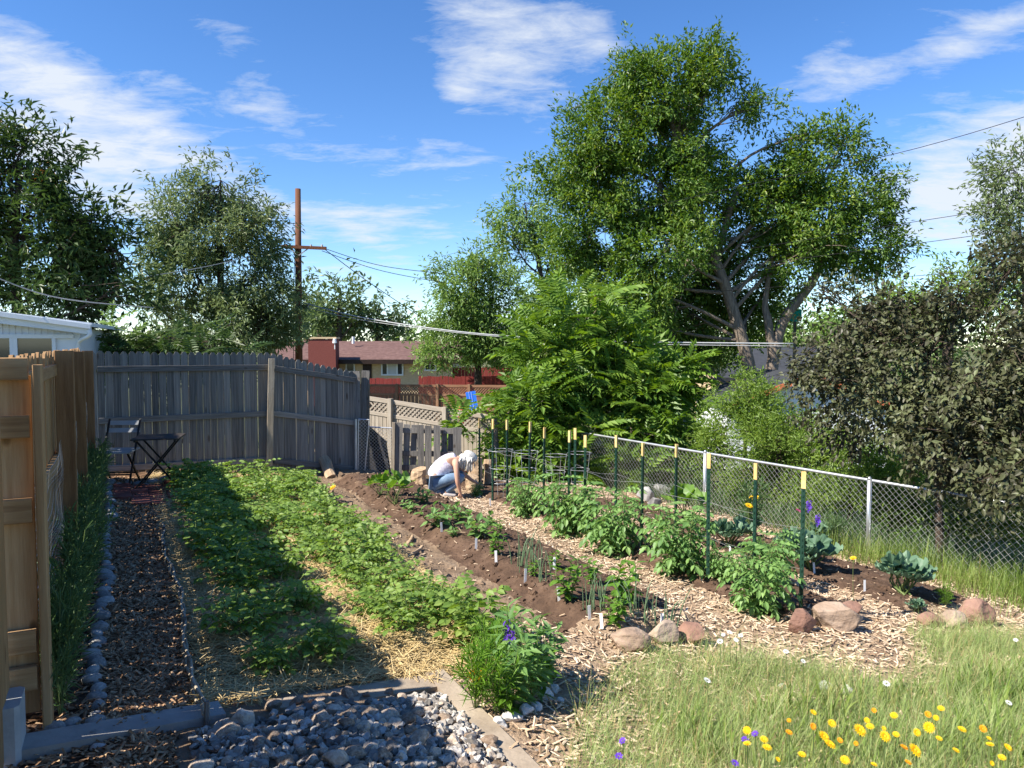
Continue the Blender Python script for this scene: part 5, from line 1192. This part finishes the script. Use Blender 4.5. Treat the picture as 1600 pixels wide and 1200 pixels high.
for i, (px, py, s, lab) in enumerate(((887, 938, 1.15, 'full pepper plant with the nearest white tag'), (978, 945, 1.25, 'tall lime pepper plant above the boulders'), (962, 977, .85, 'small pepper plant nearest the boulders'), (925, 915, .7, 'thin pepper plant between the two large ones'), (868, 888, .6, 'small pepper seedling at the chip path edge'), (776, 868, .75, 'leggy pepper seedling with a white tag'), (776, 845, .7, 'pepper seedling farther up the middle bed'), (835, 900, .5, 'tiny pepper seedling among the onions'))):
    plant('pepper_plant', lab, 'pepper plant', PEP[i % 3], spot(px, py), s, group='pepper plants in the middle bed')
KAL = [plantmesh(550 + i, 7, .22, .16, 5, leaf_hi(.6, .12, .3), .13, 'tomato', .006, .7, .2, .4) for i in range(2)]
for i, (px, py, s, lab) in enumerate(((683, 822, 1.1, 'curly kale plant halfway up the middle bed'), (715, 812, .85, 'small kale plant beside the chip path'), (747, 838, 1.1, 'curly kale plant above the white tags'), (662, 786, .8, 'kale seedling near the squash seedling'), (640, 800, .6, 'tiny kale seedling at the bed edge'), (708, 838, .45, 'small pale seedling below the kale'))):
    m_ = KAL[i % 2]; plant('kale_plant', lab, 'kale plant', m_, spot(px, py), s)
SQ = [plantmesh(560 + i, 9, .42, .26, 2, RL, .20, 'squash', .007, .9, .75, .35) for i in range(2)]
for i, (px, py, s, lab) in enumerate(((618, 788, .95, 'lime green squash seedling at the far end of the middle bed'), (594, 775, .65, 'small squash seedling beside the long pole'), (1075, 815, 1.15, 'tall lime squash plant between the second and third stakes'))):
    plant('squash_plant', lab, 'squash plant', SQ[i % 2], spot(px, py), s)
CAB = [plantmesh(570 + i, 12, .27, .17, 2, CB, .175, 'cabbage', .009, .75, .6, .45) for i in range(3)]
for i, (px, py, s, lab) in enumerate(((1412, 928, 1.25, 'large blue-green cabbage plant beyond the front boulders'), (1265, 890, 1.2, 'broad blue-green cabbage behind the nearest stake'), (1240, 872, 1.05, 'cabbage plant left of the broad one behind the stake'), (1282, 855, 1.05, 'cabbage plant at the foot of the violet flowers'), (1140, 855, 1.1, 'broccoli plant behind the second front stake'), (1170, 835, .9, 'far broccoli plant under the yellow flowers'), (1432, 955, .4, 'tiny broccoli seedling below the large cabbage'))):
    plant('cabbage_plant', lab, 'cabbage plant', CAB[i % 3], spot(px, py), s)
def onionmesh(seed, n, h):
    rs = np.random.default_rng(seed); mb = MB()
    for i in range(n):
        a = rs.uniform(0, 6.28); k = rs.uniform(.01, .10); b = rs.normal(size=2) * .035
        mb.tube(smoothpath([(b[0], b[1], 0), (b[0] + math.cos(a) * k * .4, b[1] + math.sin(a) * k * .4, h * .6), (b[0] + math.cos(a) * k, b[1] + math.sin(a) * k, h * rs.uniform(.8, 1.1))], 3), [.004, .004, .0038, .0034, .003, .002, .0008], 5, False)
    return mb.mesh('leaves', M['onion'], True)
ON = [onionmesh(580 + i, 7, .26) for i in range(3)]
for i, (px, py, lab) in enumerate(((826, 893, 'onion tuft at the white tag mid bed'), (838, 880, 'onion tuft nearest the chip path mid bed'), (812, 880, 'sparse onion tuft farther up the bed'), (922, 955, 'onion tuft behind the large pepper plant'), (933, 950, 'drooping onion tuft by the pepper plant'), (991, 968, 'onion tuft between peppers and boulders'), (1013, 975, 'onion tuft nearest the boulders'), (850, 908, 'thin onion tuft in front of the pepper seedlings'), (1043, 985, 'bent onion tuft behind the brown boulder'))):
    r = thing('onion_plant', lab, 'onion plant', spot(px, py), rz=i, scale=1 + .15 * (i % 3)); obj('leaves', ON[i % 3], r)
tagm = boxmesh('plant_tag', (.022, .002, .13), M['whiteplastic'], .0008)
for i, (px, py, lab) in enumerate(((775, 880, 'white plant tag by the leggy pepper seedling'), (821, 908, 'white plant tag by the onion tufts'), (744, 856, 'white plant tag below the kale'), (690, 832, 'white plant tag at the near kale plant'), (921, 968, 'tallest white plant tag beside the drooping onions'), (940, 980, 'white plant tag before the small pepper plant'), (1034, 982, 'white plant tag behind the brown boulder'), (873, 938, 'white plant tag at the full pepper plant'), (866, 890, 'white plant tag at the chip path edge'), (1141, 868, 'white plant tag under the broccoli'), (1272, 895, 'white plant tag below the broad cabbage'), (1351, 922, 'white plant tag beside the large cabbage'), (766, 790, 'white plant tag near the crouching person'))):
    p = spot(px, py); o = obj('plant_tag', tagm, None, p + Vector((0, 0, .045)), (random.uniform(-.12, .12), random.uniform(-.1, .1), random.uniform(-.4, .4)), 1.1); tag(o, lab, 'plant tag', 'white plant tags')

# flowers
def petals(n, r, w, cup, mat, layers=1, seed=0):
    pos, dr, sz = [], [], []
    for l in range(layers):
        for i in range(n):
            a = 2 * math.pi * (i + l * .5) / n; pos.append((math.cos(a) * r * .2, math.sin(a) * r * .2, .002 * l)); dr.append((math.cos(a), math.sin(a), cup + .28 * l)); sz.append(r * (1 - .22 * l))
    V, F = scatter(*leaf_lo(w, .06, .6), np.array(pos), frames(np.array(dr), None, 0.02), np.array(sz)); return mesh('petals', V, F, M[mat])
def domemesh(r, mat):
    V, F = ico(1); return mesh('flower_centre', V * np.array([r, r, r * .6]), F, M[mat], True)
FY = petals(15, .036, .36, .12, 'yellow', 3); FO = petals(15, .034, .36, .15, 'orangepetal', 3); FW = petals(12, .024, .34, .1, 'whitepetal'); FP = petals(7, .022, .6, .3, 'purple', 2); FK = petals(10, .03, .4, .2, 'pink', 2)
DOME = {'yellow': domemesh(.010, 'yellow'), 'orangepetal': domemesh(.011, 'orangepetal')}
def above(px, py, h):
    d = ray(px, py); lo, hi = 1., 40.
    for _ in range(50):
        m = (lo + hi) / 2
        if CZ + d.z / d.y * m > G(d.x / d.y * m, m) + h: lo = m
        else: hi = m
    return Vector((d.x / d.y * lo, lo, CZ + d.z / d.y * lo))
def flower(name, label, pet, dome, px, py, h, s=1.0, group=None, tilt=(.35, .5)):
    q = above(px, py, h); zb = ZT(q.x, q.y); r = thing(name, label, 'flower', (q.x, q.y, zb), group=group)
    H = q.z - zb; rot = (random.uniform(*tilt), random.uniform(-.4, .2), random.uniform(0, 6))
    obj('stem', MB().tube(smoothpath([(.02, .02, 0), (.01, .015, H * .5), (0, 0, H)], 3), .0022, 4, False).mesh('stem', M['stem']), r)
    pe = obj('petals', pet, r, (0, 0, H), (random.uniform(*tilt), random.uniform(-.45, .45), random.uniform(-.5, .5)), s)
    if dome: obj('flower_centre', DOME[dome], pe, (0, 0, .004))
cal = [(547, 490, 0), (780, 580, 0), (630, 650, 0), (600, 610, 1), (680, 630, 1), (760, 645, 1), (905, 610, 1), (960, 600, 1), (1000, 665, 1), (1055, 680, 1), (1125, 565, 0), (1160, 517, 1), (1185, 470, 1), (1120, 500, 1), (1065, 590, 0), (815, 530, 1), (830, 560, 0), (545, 560, 1), (490, 700, 1), (425, 530, 1), (215, 645, 0), (315, 665, 0), (370, 725, 1), (705, 728, 1), (900, 570, 0), (950, 505, 0), (1290, 575, 1), (1425, 620, 1), (1430, 650, 0), (1440, 745, 0), (1490, 715, 0), (1260, 680, 1), (1175, 620, 0), (850, 480, 1), (640, 545, 1), (300, 625, 0), (215, 580, 0), (1520, 665, 0), (1395, 572, 1), (425, 590, 1), (1020, 740, 1), (850, 750, 0)]
big = {(780, 580), (630, 650), (1055, 680), (1125, 565), (905, 610), (600, 610)}
for x, y, c in cal:
    if c and (x * 3 + y) % 7 < 3: c = 0
    b_ = (x, y) in big
    lab = ('bright yellow' if c == 0 else 'orange') + (' calendula with a wide open head in the meadow' if b_ else ' calendula flower in the meadow front')
    flower('calendula', lab, FO if c else FY, 'orangepetal' if c else 'yellow', 1100 + x * .3125, 960 + y * .3125, .31, random.uniform(.7, .85) if b_ else random.uniform(.3, .58), 'calendulas: ' + lab, (.0, .95))
for i, (px, py) in enumerate(((1140, 988), (1150, 1000), (1130, 992), (1157, 993), (1105, 1063), (1255, 1033), (1228, 1018), (1587, 1000), (1576, 1098), (1385, 1068), (1125, 1002))):
    flower('daisy', 'small white daisy standing above the meadow grass', FW, None, px, py, .3, random.uniform(.5, .85), 'white daisies in the meadow')
for i, (px, py) in enumerate(((1180, 1147), (973, 1158), (1148, 1193), (1164, 1156), (967, 1182))):
    flower('violet_flower', 'small violet flower low in the meadow', FP, None, px, py, .25, .8, 'violet flowers in the meadow')
for i, (px, py, m_, lab) in enumerate(((1175, 778, FY, 'yellow flower highest by the chain-link fence'), (1170, 790, FY, 'yellow flower lower left of its pair by the fence'), (1182, 777, FY, 'yellow flower beside the rear stake at the fence'), (1333, 872, FY, 'lone low yellow flower near the fence post'), (1247, 798, FK, 'magenta flower in front of the chain-link fence'), (744, 1056, FO, 'orange poppy in the feathery clump'), (520, 762, FY, 'yellow blossom at the far end of the potato row'))):
    flower('garden_flower', lab, m_, None, px, py, .45 if py < 900 and px > 1000 else .19, 1.3 if px != 1333 else .8)
def spire(label, px, py, h, s=1):
    q = above(px, py, h); zb = ZT(q.x, q.y); r = thing('larkspur', label, 'flower', (q.x, q.y, zb)); H = q.z - zb + .05
    obj('stem', MB().tube([(0, 0, 0), (.01, 0, H * .5), (0, 0, H)], .003, 4, False).mesh('stem', M['stem']), r)
    for k in range(10): obj('blossom', FP, r, (math.cos(k * 2.4) * .016, math.sin(k * 2.4) * .016, H - .014 * k), (math.sin(k * 2.4) * -1.1, math.cos(k * 2.4) * 1.1, k), .75 * s)
spire('violet larkspur spike in the herb clump', 792, 984, .34); spire('second violet larkspur spike, lower in the herb clump', 799, 993, .32)
spire('tall violet larkspur by the chain-link fence', 1264, 790, .6, 1.3); spire('short violet larkspur by the chain-link fence', 1278, 812, .45, 1.3)

# herb clump at the corner of the timber
def feathermesh(seed, h, n, mat='fern'):
    rs = np.random.default_rng(seed); mb = MB(); pos, dr = [], []
    for i in range(n):
        a = rs.uniform(0, 6.28); k = rs.uniform(.02, .17); pts = smoothpath([(0, 0, 0), (math.cos(a) * k * .5, math.sin(a) * k * .5, h * .5), (math.cos(a) * k, math.sin(a) * k, h * rs.uniform(.7, 1.05))], 4); mb.tube(pts, .0022, 4, False)
        for j in range(26):
            q = pts[rs.integers(2, len(pts))]; d = rs.normal(size=3) * .6 + np.array([math.cos(a) * .5, math.sin(a) * .5, .7]); pos.append(q); dr.append(d)
    V, F = scatter(*leaf_lo(.09, .02, .5), np.array(pos), frames(np.array(dr), None, .5), rs.uniform(.06, .12, len(pos))); return mesh('foliage', V, F, M[mat]), mb.mesh('stem', M['stem'])
FE = [feathermesh(600 + i, .36, 14) for i in range(3)]
HB = [plantmesh(610 + i, 5, .62, .13, 13, LL, .17, 'tomato', .005, .9, .1, .2) for i in range(3)]
BR = [plantmesh(620 + i, 4, .5, .14, 6, leaf_hi(.42, .06, .35), .24, 'pepper', .006, .9, .25, .5) for i in range(2)]
for i, (px, py, me_, s, lab) in enumerate(((742, 1112, FE[0], 1.0, 'feathery bright green clump at the timber corner'), (760, 1098, FE[1], .95, 'feathery clump holding the orange poppy'), (775, 1118, FE[2], .8, 'low feathery clump above the white stones'), (775, 1050, FE[1], .9, 'feathery tuft in the straw behind the corner'), (800, 1108, HB[0], 0.81, 'leafy flowering herb carrying the violet spikes'), (835, 1092, HB[1], 0.85, 'tall leafy herb beside the white stones'), (815, 1070, HB[2], 0.85, 'tallest leafy herb of the corner clump'), (850, 1065, HB[0], .75, 'short leafy herb leaning to the chips'), (778, 1035, BR[0], 0.72, 'broad-leaved herb behind the feathery clump'), (845, 1085, BR[1], .6, 'broad-leaved herb tipping over the chips'), (790, 1122, BR[1], .45, 'small lime broad-leaved herb at the white stones'), (825, 1110, HB[1], .6, 'small bushy herb in front of the clump'))):
    plant('herb_plant', lab, 'herb', me_, spot(px, py), s)
WD = [feathermesh(630 + i, .42, 12, 'weed') for i in range(3)]
u = 4.35; i = 0
while u < 11.8:
    x, y = P(u, -.33 + random.uniform(-.04, .06)); plant('fence_weed', 'fine leafy weed growing at the foot of the cedar fence', 'weed', WD[i % 3], Vector((x, y, ZT(x, y))), random.uniform(.8, 1.35), group='weeds along the cedar fence'); u += random.uniform(.13, .22); i += 1
plant('fern_tuft', 'feathery green tuft beside the large cabbage', 'herb', FE[0], spot(1478, 950), .6)
plant('coreopsis_clump', 'fine grey-green clump holding the yellow flowers at the fence', 'herb', WD[0], spot(1172, 838), 1.7)
plant('coreopsis_clump', 'second fine clump of stems left along the fence', 'herb', WD[1], spot(1300, 860), 1.2)

# ------------------------------------------------------------------ grasses
def grass(n, accept, hmin, hmax, w, mat, name, label, ub, vb, seed, bend=.5):
    rs = np.random.default_rng(seed); u = rs.uniform(*ub, n); v = rs.uniform(*vb, n); x = u * DX + v * NX; y = u * DY + v * NY
    k = accept(u, v, x, y, rs); x, y, u, v = x[k], y[k], u[k], v[k]; n = len(x)
    T = np.array([(-.5, 0, 0), (.5, 0, 0), (-.42, .4, .04), (.42, .4, .04), (-.3, .75, .16), (.3, .75, .16), (0, 1, .34)]); F = np.array([(0, 1, 3), (0, 3, 2), (2, 3, 5), (2, 5, 4), (4, 5, 6)])
    if w < .004: T = T[[0, 1, 2, 3, 6]]; F = np.array([(0, 1, 3), (0, 3, 2), (2, 3, 4)])
    h = rs.uniform(hmin, hmax, n) * (.75 + .5 * np.array([mnoise.noise(Vector((a * 2, b * 2, seed))) for a, b in zip(x, y)]))
    az = rs.uniform(0, 6.28, n); be = np.abs(rs.normal(size=n)) * bend
    d = np.stack([np.cos(az) * np.sin(be), np.sin(az) * np.sin(be), np.cos(be)], 1); out = np.stack([np.cos(az) * np.cos(be), np.sin(az) * np.cos(be), -np.sin(be)], 1); sd = np.cross(d, out)
    fr = np.stack([sd * (w * rs.uniform(.6, 1.3, n))[:, None], d * h[:, None], out * (h * bend)[:, None]], 1)
    V, FF = scatter(T, F, np.stack([x, y, zt(x, y) - .01], 1), fr, 1.0)
    tag(obj(name, mesh(name, V, FF, M[mat]), kind='stuff'), label, 'grass')
def mead(u, v, x, y, rs):
    nn = np.array([mnoise.noise(Vector((a * 1.6, b * 1.6, 4.))) for a, b in zip(x, y)]) * .35
    top = np.interp(v, [2, 3.0, 4.1, 4.6, 5.5, 6.0, 7.5], [4.0, 4.25, 4.25, 3.75, 3.65, 4.25, 4.2])
    inside = (u < top + nn) & (v > 2.2 + (u - 3.4) * .9 + nn)
    edge_ = np.minimum(top + nn - u, v - 2.2 - (u - 3.4) * .9 - nn)
    return inside & (rs.random(len(u)) < np.clip(.18 + edge_ * 2.2, .12, 1))
grass(175000, mead, .10, .40, .0024, 'grass', 'meadow_grass', 'pale wispy meadow grass in front of the vegetable beds', (1.4, 4.8), (1.8, 7.6), 70, 1.5)
grass(40000, mead, .05, .2, .0034, 'weed', 'meadow_weeds', 'green weeds mixed into the meadow grass', (1.4, 4.8), (1.8, 7.6), 75, 1.5)
grass(7000, mead, .2, .42, .0022, 'drygrass', 'dry_stalks', 'bleached dry stalks standing in the meadow', (1.4, 4.8), (1.8, 7.6), 76, .5)
grass(5000, lambda u, v, x, y, rs: mead(u, v, x, y, rs) & (u < 3.4), .12, .28, .016, 'greengrass', 'calendula_leaves', 'green leaves crowding below the calendulas', (1.4, 3.5), (2.6, 7.2), 71, .5)
fa = (C1 - C0).normalized()
def byfence(u, v, x, y, rs):
    # distance in front of the chain-link line
    dd = (x - C0.x) * fa.y - (y - C0.y) * fa.x
    a = (x - C0.x) * fa.x + (y - C0.y) * fa.y
    return (dd < .0) & (dd > -1.0 - .5 * (a < 2.6)) & (a > -.5) & (a < 5.2) & (rs.random(len(u)) < np.clip(1.15 - a / 5, .1, 1) * np.clip(1.3 + dd, .1, 1))
grass(85000, byfence, .22, .58, .006, 'greengrass', 'fence_grass', 'tall green grass growing along the chain-link fence', (2.0, 10), (6.0, 10.0), 72, .4)
grass(1500, lambda u, v, x, y, rs: byfence(u, v, x, y, rs) & (np.abs(np.sin(x * 2.3 + 1)) > .8), .35, .7, .006, 'drygrass', 'dry_grass', 'dry tan grass tufts at the fence post', (4.0, 10), (6.0, 10.0), 73, .25)
def behind(u, v, x, y, rs):
    dd = (x - C0.x) * fa.y - (y - C0.y) * fa.x; return (dd > .1) & (dd < 1.6)
grass(26000, behind, .2, .6, .009, 'weed', 'rough_weeds', 'rough weeds standing behind the chain-link fence', (2.0, 13.5), (7.0, 10.0), 74, .5)

# ------------------------------------------------------------------ the crouching gardener
def skinmesh(name, verts, edges, radii, mat, sub=2, rootv=0):
    me = bpy.data.meshes.new(name); me.from_pydata([tuple(v) for v in verts], edges, []); o = bpy.data.objects.new(name, me); link(o)
    md = o.modifiers.new('Skin', 'SKIN'); md.use_smooth_shade = True
    sv = me.skin_vertices[0].data
    for i, r_ in enumerate(radii):
        sv[i].radius = (r_, r_) if not hasattr(r_, '__len__') else r_
        sv[i].use_root = (i == rootv)
    s = o.modifiers.new('Sub', 'SUBSURF'); s.levels = s.render_levels = sub
    dg = bpy.context.evaluated_depsgraph_get(); res = bpy.data.meshes.new_from_object(o.evaluated_get(dg)); res.name = name
    bpy.data.objects.remove(o); res.materials.clear(); res.materials.append(mat)
    res.polygons.foreach_set('use_smooth', np.ones(len(res.polygons), bool)); return res
def gardener():
    p = spot(697, 774); pr = thing('person', 'person in printed sleeveless top and jeans crouching over the soil, pale hair falling forward', 'person', p, rz=.12)
    V, E, Rr = [], [], []
    def v(x, y, z, r, parent=None):
        V.append((x, y, z)); Rr.append(r)
        if parent is not None: E.append((parent, len(V) - 1))
        return len(V) - 1
    pel = v(-.17, 0, .25, (.135, .15)); wai = v(-.13, 0, .39, (.115, .14), pel); che = v(.02, 0, .51, (.115, .15), wai); upc = v(.14, 0, .56, (.085, .12), che)
    nk = v(.235, 0, .575, .048, upc); hd = v(.30, 0, .57, .075, nk); hd2 = v(.385, 0, .535, .082, hd); chin = v(.40, 0, .47, .05, hd2)
    hands = []
    for s, pts in ((-1, [(.15, -.165, .52, .052), (.16, -.21, .38, .043), (.17, -.215, .25, .038), (.20, -.19, .14, .031), (.215, -.175, .07, .022)]), (1, [(.15, .165, .52, .05), (.24, .2, .40, .042), (.31, .19, .29, .036), (.41, .13, .22, .029), (.47, .10, .19, .022)])):
        q = upc
        for (x, y, z, r_) in pts: q = v(x, y, z, r_, q)
        d = Vector((.10, .05, -.6)).normalized() if s < 0 else Vector((.8, -.2, -.4)).normalized()
        w = Vector(V[q]); pm = v(*(w + d * .045), .024, q); pmv = Vector(V[pm]); lat = Vector((.9, .3, .1)).normalized() if s < 0 else Vector((.2, .9, .0)).normalized()
        for k, L in ((-1.5, .058), (-.5, .068), (.5, .064), (1.5, .05)):
            a = v(*(pmv + lat * (k * .015) + d * .02), .009, pm); b_ = v(*(pmv + lat * (k * .017) + d * (.02 + L * .5) + Vector((.012, 0, 0))), .0085, a); v(*(pmv + lat * (k * .017) + d * (.016 + L * .9) + Vector((.03, 0, 0))), .0075, b_)
        a = v(*(w + d * .02 - lat * .028), .010, q); v(*(w + d * .05 - lat * .045), .0085, a)
    legs = []
    for s in (-1, 1):
        hip = v(-.14, s * .095, .22, .095, pel); th = v(.07, s * .13, .30, .083, hip); kn = v(.27, s * .15, .335, .062, th); sh = v(.13, s * .13, .20, .056, kn); an = v(-.02, s * .11, .075, .038, sh); ba = v(.07, s * .12, .035, .036, an); to = v(.14, s * .125, .028, .028, ba); legs.append((hip, th, kn, sh, an, ba, to))
    obj('body', skinmesh('body', V, E, Rr, M['skin'], 2, pel), pr)
    def sub(idx, edges, grow, mat, name, rootv=0, rr=None):
        return obj(name, skinmesh(name, [V[i] for i in idx], edges, [tuple(a * grow + .008 for a in (Rr[i] if hasattr(Rr[i], '__len__') else (Rr[i], Rr[i]))) for i in idx], mat, 2, rootv), pr)
    V.append((.185, 0, .575)); Rr.append((.06, .10)); sub([pel, wai, che, upc, len(V) - 1], [(0, 1), (1, 2), (2, 3), (3, 4)], 1.13, M['shirt'], 'sleeveless_top')
    l, r_ = legs
    sub([pel, l[0], l[1], l[2], l[3], l[4], r_[0], r_[1], r_[2], r_[3], r_[4]], [(0, 1), (1, 2), (2, 3), (3, 4), (4, 5), (0, 6), (6, 7), (7, 8), (8, 9), (9, 10)], 1.0, M['jeans'], 'jeans')
    for lg in legs:
        a, b_, c = V[lg[4]], V[lg[5]], V[lg[6]]
        obj('shoe', skinmesh('shoe', [(a[0] - .045, a[1], .04), (a[0] + .02, a[1], .05), b_, (c[0] + .02, c[1], .03)], [(0, 1), (1, 2), (2, 3)], [(.042, .04), (.05, .05), (.045, .042), (.038, .03)], M['shoe'], 2), pr)
    # hair: cap plus long strands falling over the shoulder and past the face
    hv = [(.27, 0, .63), (.35, 0, .64), (.43, 0, .59), (.46, 0, .52)]; hr = [(.075, .085), (.095, .10), (.085, .09), (.05, .06)]
    hair = obj('hair', skinmesh('hair', hv, [(0, 1), (1, 2), (2, 3)], hr, M['hair'], 2), pr)
    mb = MB(); rs = np.random.default_rng(5)
    for i in range(90):
        a = rs.uniform(-1, 1); fwd = rs.random()
        s = np.array([.24 + .18 * fwd, a * .085, .66 - .03 * abs(a) - .03 * fwd]); e = np.array([.17 + .25 * fwd + rs.normal() * .02, math.copysign(.10, a) * rs.uniform(.6, 1.2), .40 + rs.normal() * .03 + .06 * (1 - fwd)])
        m_ = (s + e) / 2 + np.array([.0, math.copysign(.045, a), .04]); q = smoothpath([s, m_, e], 4); mb.tube(q, [.012, .013, .014, .014, .013, .012, .010, .008, .004], 4)
    obj('hair_strands', mb.mesh('hair_strands', M['hair'], True), pr)
gardener()
